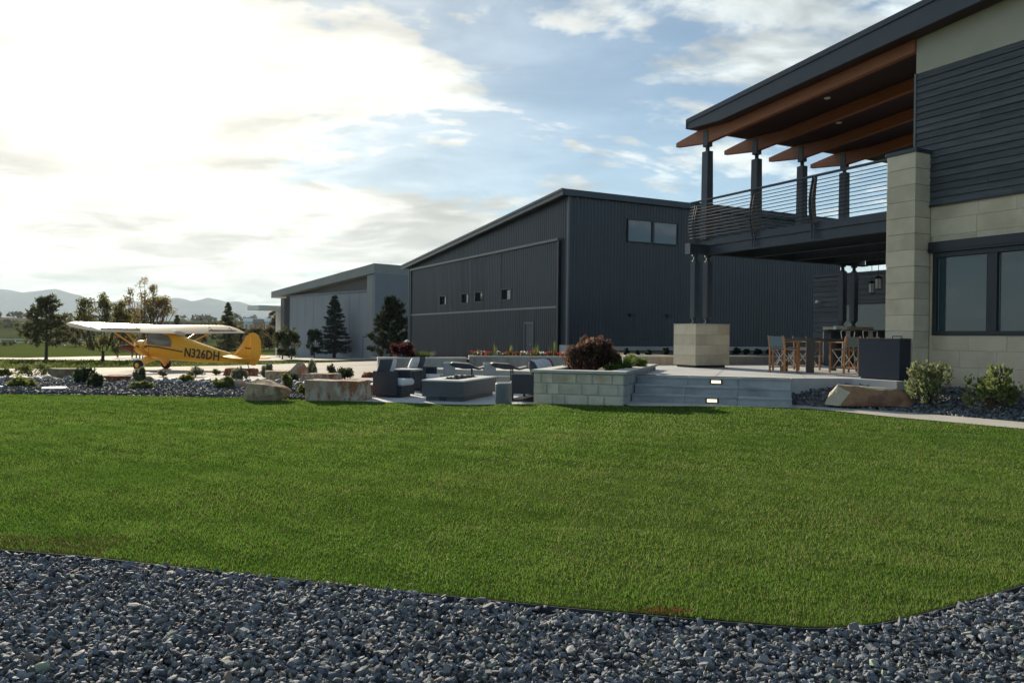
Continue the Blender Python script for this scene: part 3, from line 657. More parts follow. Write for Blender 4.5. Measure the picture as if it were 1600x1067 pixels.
# windows
for (a0, a1, z0, z1) in WIN:
    w = empty('window'); w.parent = ho
    fr = MB(); mid = (a0+1.03+0.06+a0+1.315)/2
    fr.box(-0.03, 0.10, -a1, -a0, z0, z0+0.09); fr.box(-0.03, 0.10, -a1, -a0, z1-0.10, z1)
    fr.box(-0.029, 0.099, -a0-0.085, -a0, z0+0.09, z1-0.10); fr.box(-0.029, 0.099, -a1, -a1+0.085, z0+0.09, z1-0.10); m0 = (a0+a1)/2
    fr.box(-0.031, 0.099, -m0-0.095, -m0+0.095, z0+0.09, z1-0.10)
    fr.build('frame', M['frame'], w, bevel=0.005)
    for p0, p1 in ((a0+0.085, m0-0.095), (m0+0.095, a1-0.085)):
        MB().box(0.045, 0.055, -p1, -p0, z0+0.09, z1-0.10).build('pane', M['glass'], w)
        for q in (p0+0.012, p1-0.055): MB().box(0.030, 0.044, -q-0.012, -q, z0+0.10, z1-0.12).build('sash', M['sash'], w)
    MB().box(-0.09, 0.06, -a1-0.05, -a0+0.06, z1, z1+0.23).build('lintel', M['frame'], w, bevel=0.006)
    MB().box(-0.11, 0.06, -a1-0.05, -a0+0.06, z1+0.05, z1+0.075).build('lintel_lip', M['steel_dk'], w)
# roof slab: profile in (y, z)
def top(t): return 7.82+0.090*(t+0.38)
def bot(t): return 7.56-0.052*(t+0.38) if t < 0.975 else 7.49+0.077*(t-0.975)
ts = [-0.38, 0.975, 3, 6, 9, 12, 15.6]
prof = [(-t, top(t)-0.03) for t in ts]+[(-t, bot(t)) for t in ts[::-1]]
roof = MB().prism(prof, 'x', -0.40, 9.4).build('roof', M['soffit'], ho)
MB().prism([(-t, top(t)) for t in ts]+[(-t, bot(t)-0.012) for t in ts[::-1]], 'x', -0.452, -0.402).build('fascia', M['fascia'], roof)
MB().prism([(-t, top(t)+0.015) for t in ts]+[(-t, top(t)-0.11) for t in ts[::-1]], 'x', -0.488, -0.455).build('drip_edge', M['fascia'], roof)
MB().prism([(-t, top(t)+0.02) for t in ts]+[(-t, top(t)-0.028) for t in ts[::-1]], 'x', -0.449, 9.45).build('roof_metal', M['roofmetal'], roof)
MB().box(-0.47, 9.45, 0.382, 0.43, bot(-0.38)-0.005, top(-0.38)+0.012).build('eave_fascia', M['fascia'], roof)
# soffit boards: thin battens between the beams
for i in range(4):
    pass
for x, t in ((1.0, 6.1), (1.0, 3.4), (2.9, 4.9), (2.9, 2.2), (4.9, 3.6)):
    MB().lathe([(0.075, -0.02), (0.08, 0.0), (0.05, 0.01)], 16, (x, -t, bot(t)-0.006)).build('downlight', M['white'], roof)
BX = [0.0, 1.95, 3.9, 5.85]
for i, x in enumerate(BX):
    pts = [(1.34, 7.26), (1.34, 7.39), (0.385, 7.535), (0.0, bot(0)-0.006), (-0.975, bot(0.975)-0.004), (-6.60, bot(6.6)-0.004), (-6.60, 7.10+0.082*6.6), (0.0, 7.10)]
    MB().prism(pts, 'x', x-0.075, x+0.075).build('roof_beam', M['timber'], ho, bevel=0.006)

# ------------------------------------------------------------------ balcony
ba = empty('balcony', HO, HR); tag(ba, 'dark steel balcony with cable railing under the timber-beamed roof', 'balcony')
def ibeam(mb, ax, a0, a1, c, z0, z1, w=0.16, tw=0.03, tf=0.028):
    for lo, hi, z_0, z_1 in ((c-w/2, c+w/2, z0, z0+tf), (c-tw/2, c+tw/2, z0+tf, z1-tf), (c-w/2, c+w/2, z1-tf, z1)):
        if ax == 'x': mb.box(a0, a1, lo, hi, z_0, z_1)
        else: mb.box(lo, hi, a0, a1, z_0, z_1)
def ib(name, *a, **k):
    mb = MB(); ibeam(mb, *a, **k); return mb.build(name, M['steel'], ba)
ib('edge_beam', 'y', -6.28, -0.12, 0.0, 3.83, 4.118)
ib('end_beam', 'x', -0.70, 6.9, 0.0, 3.832, 4.116, w=0.2)
MB().box(-0.712, -0.701, -0.11, 0.11, 3.82, 4.13).build('end_plate', M['hangtrim'], ba)
for x in (1.75, 3.5, 5.25, 6.8): ib('floor_beam', 'y', -6.6, -0.12, x, 3.84, 4.118, w=0.15)
MB().box(0.0, 7.0, -6.6, 0.45, 4.120, 4.26).build('deck_floor', M['steel_dk'], ba)
MB().box(-0.035, -0.004, -6.28, 0.45, 4.122, 4.285).build('deck_rim', M['steel'], ba)
MB().box(0.0, 7.0, 0.452, 0.48, 4.122, 4.285).build('deck_rim', M['steel'], ba)
def bulge(z): return -0.06-0.13*math.sin(math.pi*min(max((z-4.05)/1.4, 0), 1))**1.2
MB().box(-0.13, -0.03, -6.29, 0.62, 5.405, 5.45).build('handrail', M['steel'], ba, bevel=0.006)
for i in range(11):
    z = 4.36+i*0.094; x = bulge(z)
    MB().tube([(x, -6.29, z), (x, 0.60, z)], 0.0105, 6).build('cable', M['cable'], ba, smooth=True)
for t in (-0.34, 1.96, 3.96):
    for d in (-0.045, 0.045):
        zz = np.linspace(3.88, 5.404, 13); outer = [(bulge(z)-0.03 if z > 4.1 else -0.115, z) for z in zz]
        inner = [(min(bulge(z)+0.035+0.07*math.sin(math.pi*(z-3.88)/1.53), 0.0) if z > 4.3 else -0.086, z) for z in zz[::-1]]
        MB().prism(outer+inner, 'y', -t+d-0.011, -t+d+0.011).build('railing_post', M['steel'], ba)
MB().box(0.0, 7.0, 0.50, 0.58, 5.405, 5.449).build('handrail', M['steel'], ba, bevel=0.006)
for i in range(0, 11): MB().tube([(-0.02, 0.54, 4.36+i*0.094), (7.0, 0.54, 4.36+i*0.094)], 0.0105, 6).build('cable', M['cable'], ba, smooth=True)
# roof posts with pinned heads
for x in BX[:4]:
    p = MB().prism([(x-0.135, 4.262), (x+0.135, 4.262), (x+0.105, 6.86), (x-0.105, 6.86)], 'y', -0.13, 0.13).build('roof_post', M['steel'], ba, bevel=0.012)
    MB().lathe([(0.06, 6.86), (0.06, 7.02)], 12, (x, 0, 0)).build('pin', M['steel_dk'], p)
    for s in (-1, 1): MB().box(x+s*0.08, x+s*0.094, -0.10, 0.10, 7.0, 7.46).build('bracket', M['steel'], p)
    MB().box(x-0.094, x+0.094, -0.10, 0.10, 7.0, 7.03).build('saddle', M['steel'], p)
PX = [(-0.42, 0.0), (0.06, 0.0), (5.83, 0.0), (6.38, 0.0)]
for x, y in PX:
    p = MB().prism([(x-0.10, 1.98), (x+0.10, 1.98), (x+0.10, 3.62), (x-0.10, 3.62)], 'y', y-0.10, y+0.10).build('column', M['steel'], ba, bevel=0.01)
    for z0, z1, r in ((1.80, 1.84, 0.10), (1.84, 1.93, 0.055), (1.93, 1.978, 0.09), (3.622, 3.66, 0.09), (3.66, 3.77, 0.055), (3.77, 3.83, 0.10)):
        MB().lathe([(r, z0), (r, z1)], 12, (x, y, 0)).build('column_pin', M['steel_dk'], p)
# stone piers carrying the columns
for i, (cx, lab) in enumerate(((-0.18, 'pale limestone pier under twin steel columns beside the steps'), (6.1, 'limestone pier under twin steel columns behind the dining chairs'))):
    c = HO+Bv*cx; pr = empty('stone_pier', (c.x, c.y, UP), HR); tag(pr, lab, 'pier', 'stone piers under the balcony')
    MB().box(-0.54, 0.58, -0.40, 0.40, 0.005, 0.07).build('plinth', M['steel_dk'], pr)
    MB().box(-0.58, 0.64, -0.45, 0.45, 0.07, 1.24).build('core', M['mortar_dark'], pr)
    for j in range(4):
        z0 = 0.07+j*0.2925; z1 = z0+0.2925; off = 0.25 if j % 2 else -0.22
        for a, b in ((-0.61, off), (off, 0.67)): MB().box(a+0.002, b-0.002, -0.48, 0.48, z0+0.002, z1-0.002).build('stone_block', M['block'], pr, bevel=0.004)
    MB().box(-0.62, 0.68, -0.49, 0.49, 1.242, 1.262).build('cap', M['coping'], pr)

# lanterns hanging under the balcony
def lantern(px, py, Y, lab):
    p = aty(px, py, Y); t = empty('pendant_lantern', p); tag(t, lab, 'lantern', 'glass lanterns under the balcony')
    MB().lathe([(0.085, 0.14), (0.10, 0.16), (0.06, 0.20), (0.015, 0.22)], 16).build('lid', M['steel_dk'], t)
    MB().lathe([(0.072, -0.14), (0.085, -0.10), (0.085, 0.135)], 16).build('shade', M['cab_glass'], t, smooth=False)
    mb = MB()
    for k in range(6):
        a = k*math.pi/3; mb.tube([(0.095*math.cos(a), 0.095*math.sin(a), -0.13), (0.095*math.cos(a), 0.095*math.sin(a), 0.15)], 0.006, 5)
    mb.lathe([(0.098, -0.15), (0.098, -0.13)], 16)
    mb.build('cage', M['steel_dk'], t)
    MB().tube([(0, 0, 0.21), (0, 0, 3.84-p.z)], 0.008, 6).build('stem', M['steel_dk'], t)
M['cab_glass'] = mat('lantern_glass', (0.34, 0.37, 0.40), None, rough=0.1)
lantern(1362, 451, 22.0, 'lower glass lantern hanging under the balcony beside the stone pillar')
lantern(1372.5, 444, 20.6, 'higher glass lantern hanging under the balcony next to the stone pillar')

# ------------------------------------------------------------------ single-storey wing behind the dining area
wo = HO+Bv*8.0
wi = empty('garden_wing', (wo.x, wo.y, 0), HR); tag(wi, 'low dark-sided wing behind the dining terrace', 'building')
MB().box(0.05, 5.0, -9.0, 3.05, 0.2, 3.70).build('wing_body', M['steel_dk'], wi)
WW = [(-1.9, 1.0, 1.25, 2.70), (2.4, 4.0, 1.25, 2.70)]
z = 0.5
while z < 3.68:
    z1 = min(z+0.19, 3.70)
    for r_ in subtract((-3.07, 9.0, z, z1), WW): MB().prism([(-0.02, r_[2]+0.003), (0.05, r_[2]+0.003), (0.05, r_[3]), (0.0, r_[3])], 'y', -r_[1], -r_[0]).build('siding_board', M['siding'], wi)
    z = z1
MB().box(-0.06, 5.1, -9.05, 3.1, 3.702, 3.78).build('roof', M['steel'], wi)
for a0, a1, z0, z1 in WW:
    w = empty('window'); w.parent = wi; fr = MB()
    fr.box(-0.03, 0.06, -a1, -a0, z0, z0+0.07); fr.box(-0.03, 0.06, -a1, -a0, z1-0.07, z1); fr.box(-0.029, 0.059, -a0-0.07, -a0, z0+0.07, z1-0.07); fr.box(-0.029, 0.059, -a1, -a1+0.07, z0+0.07, z1-0.07)
    fr.build('frame', M['frame'], w); MB().box(0.02, 0.03, -a1+0.07, -a0-0.07, z0+0.07, z1-0.07).build('pane', M['glass'], w)
p = aty(1277, 472.5, 28.6); t = empty('wall_lamp', p, HR); tag(t, 'small white wall lamp on the low dark wing', 'lamp')
MB().lathe([(0.055, -0.04), (0.085, 0.0), (0.06, 0.06), (0.01, 0.08)], 14).build('globe', M['white'], t, smooth=True); MB().tube([(0.0, 0, 0.02), (0.30, 0, 0.03)], 0.02, 6).build('arm', M['white'], t)

# ------------------------------------------------------------------ dark hangar (local x = B, y = A)
GO = Vector((2.66, 36.83, 0)); ha = empty('dark_hangar', GO, HR); tag(ha, 'large charcoal ribbed-metal hangar with a bifold door and sloping roof', 'hangar')
def hz(y): return 8.12-0.0835*y
_pc = {}
def ribpanel(name, root, face, a0, a1, zlo, zhi0, zhi1, off=0.0, per=0.2, dep=0.028):
    """one vertical box-rib sheet; face 'L': x = -off plane running along y; face 'R': y = -off plane along x"""
    w = a1-a0; key = (face, round(w, 3), round(zlo, 3), round(zhi0, 3), round(zhi1, 3), per)
    if key not in _pc:
        n = max(1, round(w/per)); p = w/n; prof = [(0.0, 0.0)]
        for i in range(n): prof += [(i*p+p*0.30, 0.0), (i*p+p*0.42, dep), (i*p+p*0.70, dep), (i*p+p*0.82, 0.0)]
        prof.append((w, 0.0)); V = []; n2 = len(prof)
        for u, d in prof:
            zt = zhi0+(zhi1-zhi0)*u/w
            for zz in (zlo, zt): V.append((-d, u, zz) if face == 'L' else (u, -d, zz))
        mb = MB(); mb.add(V, [(2*i, 2*i+2, 2*i+3, 2*i+1) for i in range(n2-1)]); _pc[key] = mb.mesh(name, M['ribbed'])
    o = link(name, _pc[key], root); o.location = (-off, a0, 0) if face == 'L' else (a0, -off, 0); return o
HL, HD = 22.2, 18.9
# structural shell behind the sheets
MB().prism([(0.04, -1.0), (0.04, hz(0)-0.02), (HL-0.04, hz(HL)-0.02), (HL-0.04, -1.0)], 'x', 0.05, HD-0.05).build('shell', M['steel_dk'], ha)
# front face: jamb strips, gable above the door
DY0, DY1, DZ, SEAM = 0.72, 21.4, 6.08, 2.83
n = 22
for i in range(n):
    a = i*HL/n; b = a+HL/n
    ribpanel('wall_panel', ha, 'L', a, b, DZ+0.05, hz(a), hz(b))
ribpanel('wall_panel', ha, 'L', 0.0, DY0-0.02, -0.6, DZ+0.05, DZ+0.05); ribpanel('wall_panel', ha, 'L', DY1+0.02, HL, -0.9, DZ+0.05, DZ+0.05)
door = empty('bifold_door'); door.parent = ha
wins = [(5.70, 6.85), (9.3, 10.35), (11.3, 12.4), (14.8, 15.95)]
nd = 20; dw = (DY1-DY0)/nd
OFF = 0.10
for i in range(nd):
    a = DY0+i*dw; b = a+dw
    cuts = [(a, b)]
    for w0, w1 in wins:
        nxt = []
        for c0, c1 in cuts:
            if w1 <= c0 or w0 >= c1: nxt.append((c0, c1)); continue
            m0, m1 = max(c0, w0), min(c1, w1)
            if c0 < m0-0.02: nxt.append((c0, m0))
            if m1 < c1-0.02: nxt.append((m1, c1))
            ribpanel('upper_panel', door, 'L', m0, m1, SEAM+0.06, 3.38, 3.38, OFF); ribpanel('upper_panel', door, 'L', m0, m1, 3.97, DZ-0.04, DZ-0.04, OFF)
        cuts = nxt
    for c0, c1 in cuts: ribpanel('upper_panel', door, 'L', c0, c1, SEAM+0.06, DZ-0.04, DZ-0.04, OFF)
    lo = [(a, b)]; d0, d1 = 3.16, 4.06; nxt = []
    for c0, c1 in lo:
        if d1 <= c0 or d0 >= c1: nxt.append((c0, c1)); continue
        m0, m1 = max(c0, d0), min(c1, d1)
        if c0 < m0-0.02: nxt.append((c0, m0))
        if m1 < c1-0.02: nxt.append((m1, c1))
        ribpanel('lower_panel', door, 'L', m0, m1, 2.08, SEAM-0.05, SEAM-0.05, OFF)
    for c0, c1 in nxt: ribpanel('lower_panel', door, 'L', c0, c1, -0.6, SEAM-0.05, SEAM-0.05, OFF)
MB().box(-0.16, -0.05, DY0, DY1, SEAM-0.045, SEAM+0.055).build('door_seam', M['greyband'], door)
MB().box(-0.24, -0.005, DY0-0.10, DY1+0.1, DZ-0.04, DZ+0.09).build('door_header', M['hangtrim'], door)
MB().box(-0.20, -0.005, DY0-0.13, DY0+0.03, -0.6, DZ-0.042).build('door_jamb', M['steel_dk'], door); MB().box(-0.20, -0.005, DY1-0.03, DY1+0.13, -0.8, DZ-0.042).build('door_jamb', M['steel'], door)
for w0, w1 in wins:
    w = MB().box(0.035, 0.045, w0+0.04, w1-0.04, 3.40, 3.95).build('window', M['glass'], door)
    fr = MB(); fr.box(-0.15, 0.06, w0-0.03, w0+0.04, 3.36, 3.99); fr.box(-0.15, 0.06, w1-0.04, w1+0.03, 3.36, 3.99); fr.box(-0.149, 0.059, w0+0.04, w1-0.04, 3.36, 3.405); fr.box(-0.149, 0.059, w0+0.04, w1-0.04, 3.945, 3.99)
    fr.build('window_frame', M['steel_dk'], w)
ed = MB().box(-0.12, -0.07, 3.18, 4.04, -0.6, 2.04).build('entry_door', M['steel'], door, bevel=0.004)
fr = MB(); fr.box(-0.16, -0.06, 3.10, 3.17, -0.6, 2.1); fr.box(-0.16, -0.06, 4.05, 4.12, -0.6, 2.1); fr.box(-0.161, -0.061, 3.10, 4.12, 2.045, 2.12); fr.build('door_frame', M['hangtrim'], ed)
MB().tube([(-0.12, 3.30, 0.95), (-0.18, 3.30, 0.95), (-0.18, 3.42, 0.95)], 0.022, 6).build('handle', M['alu'], ed)
# side face
ns = 19; sw = HD/ns; SW = (3.40, 6.62, 6.14, 7.32)
for i in range(ns):
    a = i*sw; b = a+sw; zt = hz(0)+0.02
    m0, m1 = max(a, SW[0]), min(b, SW[1])
    if m1 > m0+0.02:
        if a < m0-0.02: ribpanel('side_panel', ha, 'R', a, m0, 0.95, zt, zt)
        if m1 < b-0.02: ribpanel('side_panel', ha, 'R', m1, b, 0.95, zt, zt)
        ribpanel('side_panel', ha, 'R', m0, m1, 0.95, SW[2], SW[2]); ribpanel('side_panel', ha, 'R', m0, m1, SW[3], zt, zt)
    else: ribpanel('side_panel', ha, 'R', a, b, 0.95, zt, zt)
w = empty('window'); w.parent = ha; mid = 4.99
fr = MB(); fr.box(SW[0], SW[1], -0.09, 0.05, SW[2], SW[2]+0.06); fr.box(SW[0], SW[1], -0.09, 0.05, SW[3]-0.06, SW[3])
for q in (SW[0], mid-0.07, SW[1]-0.06): fr.box(q, q+(0.14 if q == mid-0.07 else 0.06), -0.089, 0.049, SW[2]+0.06, SW[3]-0.06)
fr.build('frame', M['steel_dk'], w)
M['mirror'] = mat('tinted_hangar_glass', (0.05, 0.07, 0.09), None, rough=0.02, spec=1.0)
for a, b in ((SW[0]+0.06, mid-0.07), (mid+0.07, SW[1]-0.06)): MB().box(a, b, -0.03, -0.02, SW[2]+0.06, SW[3]-0.06).build('pane', M['mirror'], w)
MB().box(-0.06, HD, -0.07, 0.04, -0.4, 0.93).build('foundation', M['concrete'], ha); MB().box(-0.10, 0.045, -0.072, 0.60, -0.41, 0.98).build('foundation_corner', M['coping'], ha, bevel=0.01)
MB().box(-0.06, 0.04, -0.06, 0.04, 0.985, hz(0)).build('corner_trim', M['hangtrim'], ha); MB().box(-0.06, 0.04, HL-0.04, HL+0.06, -1.0, hz(HL)).build('corner_trim', M['hangtrim'], ha)
# roof with overhang and stepped fascia
OH = 0.42
def rz_(y): return 8.16-0.0835*y
rf = MB().prism([(-0.14, rz_(-0.14)), (-0.14, rz_(-0.14)+0.22), (HL+0.5, rz_(HL+0.5)+0.22), (HL+0.5, rz_(HL+0.5))], 'x', -OH+0.03, HD+0.1).build('roof', M['roofmetal'], ha)
MB().prism([(-0.16, rz_(-0.16)-0.06), (-0.16, rz_(-0.16)+0.13), (HL+0.52, rz_(HL+0.52)+0.13), (HL+0.52, rz_(HL+0.52)-0.06)], 'x', -OH-0.03, -OH+0.028).build('fascia', M['hangtrim'], rf)
MB().prism([(-0.18, rz_(-0.18)+0.132), (-0.18, rz_(-0.18)+0.25), (HL+0.54, rz_(HL+0.54)+0.25), (HL+0.54, rz_(HL+0.54)+0.132)], 'x', -OH-0.08, -OH+0.028).build('gutter', M['roofmetal'], rf)
MB().box(-OH+0.03, HD+0.12, -0.20, -0.142, rz_(0)-0.05, rz_(0)+0.25).build('side_fascia', M['steel'], rf)
for px, py in ((985, 491), (1043, 492.5)):
    d = ray(px, py); A0 = GO; t = (A0.dot(Av))/(d.dot(Av)); p = d*t; p.z = CAMZ+d.z*t
    l = (Vector((p.x, p.y, 0))-GO).dot(Bv)
    w = MB().box(l-0.16, l+0.16, -0.20, -0.04, p.z-0.05, p.z+0.05).build('wall_light', M['steel_dk'], ha, bevel=0.02); MB().box(l-0.05, l+0.05, -0.06, 0.0, p.z-0.15, p.z-0.05).build('light_bracket', M['steel_dk'], w)

# ------------------------------------------------------------------ grey hangar
KO = Vector((-13.6, 76.0, -1.02)); KR = R(42); gh = empty('grey_hangar', KO, KR); tag(gh, 'pale grey hangar with a wide recessed door behind the spruce tree', 'hangar')
KL, KD = 21.7, 20.0
def kz(y): return 9.45-0.085*y
MB().prism([(0.6, -0.3), (0.6, kz(0.6)-0.1), (KL-0.4, kz(KL)-0.1), (KL-0.4, -0.3)], 'x', 0.9, KD-0.1).build('shell', M['greybrown'], gh)
MB().box(0.0, KD, 0.0, 0.45, -0.3, kz(0)-0.02).build('side_wall', M['greywall'], gh)
MB().box(0.001, 0.9, 0.452, 1.5, -0.3, kz(1.0)-1.0).build('portal_column', M['greyband'], gh)
MB().box(0.15, 0.9, KL-1.4, KL-0.45, -0.3, kz(KL)-1.0).build('portal_column', M['greybrown'], gh)
MB().prism([(-0.02, kz(0)), (KL+1.6, kz(KL+1.6)), (KL+1.6, kz(KL+1.6)-0.75), (0.0, kz(0)-0.95)], 'x', -0.12, KD+0.2).build('roof_band', M['greyband'], gh)
dr = MB().box(0.55, 0.85, 1.9, KL-2.0, -0.3, 6.75).build('hangar_door', M['greydoor'], gh)
nn = 9
for i in range(1, nn):
    y = 1.9+(KL-3.9)*i/nn; MB().box(0.538, 0.549, y-0.012, y+0.012, -0.3, 6.75).build('door_seam', M['greywall'], dr)
MB().box(0.40, 0.86, 1.52, 1.88, -0.3, 6.9).build('door_jamb', M['steel'], gh)
MB().box(0.42, 0.86, 1.9, KL-2.0, 6.752, 6.95).build('door_header', M['greywall'], gh)
fr = MB(); fr.box(0.50, 0.549, 2.0, 2.08, -0.2, 2.2); fr.box(0.50, 0.549, 3.0, 3.08, -0.2, 2.2); fr.box(0.50, 0.549, 2.08, 3.0, 2.12, 2.2); fr.build('entry_door_frame', M['steel'], dr)
MB().box(0.51, 0.548, 2.081, 2.999, -0.2, 2.12).build('entry_door', M['greydoor'], dr)
# white porch at its far end
MB().box(-2.3, 2.5, KL+0.2, KL+3.4, 5.2, 5.75).build('porch_roof', M['white'], gh)
for x in (0.4,): MB().box(x-0.2, x+0.2, KL+0.5, KL+1.0, -0.3, 5.2).build('porch_column', M['white'], gh)

# ------------------------------------------------------------------ lounge furniture (local x = facing direction)
def cushion(w, d, h, puff=0.25, n=7):
    """soft pillow: w along x, d along y, h thickness; rounded grid"""
    rings = []; mb = MB(); V = []; idx = {}
    for side in (1, -1):
        for i in range(n):
            for j in range(n):
                u = -1+2*i/(n-1); v = -1+2*j/(n-1)
                e = max(0.0, (1-abs(u)**2.6))*max(0.0, (1-abs(v)**2.6)); z = side*h/2*(e**0.45)*(1 if puff else 1)
                pin = 1-0.05*(1-abs(v))*(abs(u) > 0.9)-0.0
                V.append((u*w/2*(1-0.06*(1-v*v)*0), v*d/2, z))
    N = n*n; F_ = []
    for i in range(n-1):
        for j in range(n-1):
            a = i*n+j; F_.append((a, a+n, a+n+1, a+1)); F_.append((N+a, N+a+1, N+a+n+1, N+a+n))
    mb.add(V, F_); return mb
def put(mb, name, m, parent, loc, rot=(0, 0, 0), bevel=0, smooth=False, weld=False):
    o = mb.build(name, m, parent, bevel=bevel, smooth=smooth); o.location = loc; o.rotation_euler = rot; return o
def lounge_chair(loc, rz, label, width=0.80, depth=0.74, pillows=(('p', 0.0),), mats=('whitecloth', 'navycloth')):
    t = empty('lounge_chair', loc, rz); tag(t, label, 'chair', 'dark lounge chairs round the fire pit')
    hw = width/2; hd = depth/2
    MB().box(-hd+0.06, hd-0.10, -hw+0.06, hw-0.06, 0.0, 0.06).build('base', M['steel_dk'], t)
    for s in (-1, 1): MB().box(-hd, hd-0.10, s*hw-(0.07 if s > 0 else 0), s*hw+(0 if s > 0 else 0.07), 0.05, 0.62).build('arm', M['wicker'], t, bevel=0.012)
    MB().box(-hd+0.002, -hd+0.08, -hw+0.072, hw-0.072, 0.05, 0.618).build('backrest', M['wicker'], t, bevel=0.012)
    MB().box(-hd+0.082, hd-0.002, -hw+0.072, hw-0.072, 0.05, 0.27).build('seat_frame', M['wicker'], t, bevel=0.012)
    put(MB().box(-hd+0.09, hd+0.03, -hw+0.08, hw-0.08, 0.272, 0.43), 'seat_cushion', M['whitecloth'], t, (0, 0, 0), bevel=0.045)
    for k, (mn, y, a) in enumerate(pillows):
        put(cushion(0.46, 0.46, 0.17), 'pillow', M[mn], t, (-hd+0.20, y, 0.68), (0, R(-68), R(a)), smooth=True)
    return t
lounge_chair((-2.84, 18.57, LO+0.012), TC, 'dark wicker lounge chair left of the fire pit, nearest the lawn', pillows=(('whitecloth', 0.12, 8), ('navycloth', -0.20, -14)))
lounge_chair((-2.42, 20.75, LO+0.012), TC, 'dark wicker lounge chair left of the fire pit, farther from the lawn', pillows=(('whitecloth', -0.2, 0), ('navycloth', 0.2, 5)))
t = empty('side_table', (-2.66, 19.68, LO+0.012), TC); tag(t, 'small pale-topped side table between the two dark lounge chairs', 'table')
MB().box(-0.30, 0.30, -0.26, 0.26, 0.58, 0.62).build('table_top', M['firetop'], t, bevel=0.006)
for x in (-0.27, 0.27):
    for y in (-0.23, 0.23): MB().box(x-0.02, x+0.02, y-0.02, y+0.02, 0, 0.58).build('leg', M['steel_dk'], t)
# sofa
t = empty('sofa', tuple(Vector((-0.10, 17.55, LO+0.012))+Cr*0.40+Cd*0.95), TC+math.pi); tag(t, 'dark wicker sofa with pale pillows behind the stone planter', 'sofa')
for s in (-1, 1): MB().box(-0.38, 0.30, s*0.95-(0.08 if s > 0 else 0), s*0.95+(0 if s > 0 else 0.08), 0.17, 0.62).build('arm', M['wicker'], t, bevel=0.012)
MB().box(-0.38, -0.30, -0.868, 0.868, 0.17, 0.62).build('backrest', M['wicker'], t, bevel=0.012); MB().box(-0.298, 0.38, -0.868, 0.868, 0.17, 0.30).build('seat_frame', M['wicker'], t, bevel=0.012)
for x in (-0.36, 0.28):
    for y in (-0.93, 0.0, 0.93): MB().box(x-0.025, x+0.025, y-0.02, y+0.02, 0.0, 0.17).build('leg', M['steel_dk'], t)
MB().box(-0.38, 0.36, -0.95, 0.95, 0.012, 0.04).build('floor_rail', M['steel_dk'], t)
for y in (-0.43, 0.43): put(MB().box(-0.28, 0.39, y-0.425, y+0.425, 0.302, 0.46), 'seat_cushion', M['whitecloth'], t, (0, 0, 0), bevel=0.045)
for y, mn, a in ((0.72, 'navycloth', 12), (0.46, 'whitecloth', -8), (0.05, 'whitecloth', 6), (-0.42, 'whitecloth', -5), (-0.74, 'navycloth', 4)):
    put(cushion(0.50, 0.50, 0.18), 'pillow', M[mn], t, (-0.17, y, 0.71), (0, R(-66), R(a)), smooth=True)
# fire pit
fp = empty('fire_pit', tuple(Vector((-1.08, 17.12, LO+0.012))), TC); tag(fp, 'long grey concrete fire pit table in the middle of the lounge', 'fire pit')
MB().box(-0.93, -0.07, 0.07, 2.18, 0.0, 0.10).build('base', M['firepit'], fp); MB().box(-0.60, -0.43, 0.058, 0.069, 0.015, 0.085).build('vent', M['steel_dk'], fp)
bd = MB(); bd.box(-1.0, 0.0, 0.0, 0.06, 0.10, 0.44); bd.box(-1.0, 0.0, 2.19, 2.25, 0.10, 0.44); bd.box(-1.0, -0.94, 0.06, 2.19, 0.10, 0.44); bd.box(-0.06, 0.0, 0.06, 2.19, 0.10, 0.44); bd.build('body', M['firepit'], fp)
tp = MB(); tp.box(-1.01, 0.01, -0.01, 0.40, 0.442, 0.475); tp.box(-1.01, 0.01, 1.85, 2.26, 0.442, 0.475); tp.box(-1.01, -0.70, 0.40, 1.85, 0.442, 0.475); tp.box(-0.30, 0.01, 0.40, 1.85, 0.442, 0.475); tp.build('top', M['firetop'], fp, bevel=0.002)
MB().box(-0.70, -0.30, 0.40, 1.85, 0.38, 0.43).build('burner_tray', M['steel_dk'], fp)
P = np.stack([RNG.uniform(-0.67, -0.33, 170), RNG.uniform(0.44, 1.81, 170), RNG.uniform(0.44, 0.50, 170)], -1)
s_ = stones('lava_rocks', P, 0.034, np.full((170, 3), 1.0), M['lava'], 0.8); s_.parent = fp; s_['kind'] = 'stuff'
for k_ in ('label', 'category'):
    if k_ in s_: del s_[k_]
# round stool
t = tag(MB().lathe([(0.165, 0), (0.178, 0.012), (0.182, 0.43), (0.178, 0.452), (0.165, 0.46)], 36).build('round_stool', M['teal']), 'blue-grey drum stool at the edge of the lawn beside the sofa', 'stool'); t.location = (-0.17, 16.72, LO+0.012)
for p in t.data.polygons: p.use_smooth = abs(p.normal.z) < 0.5
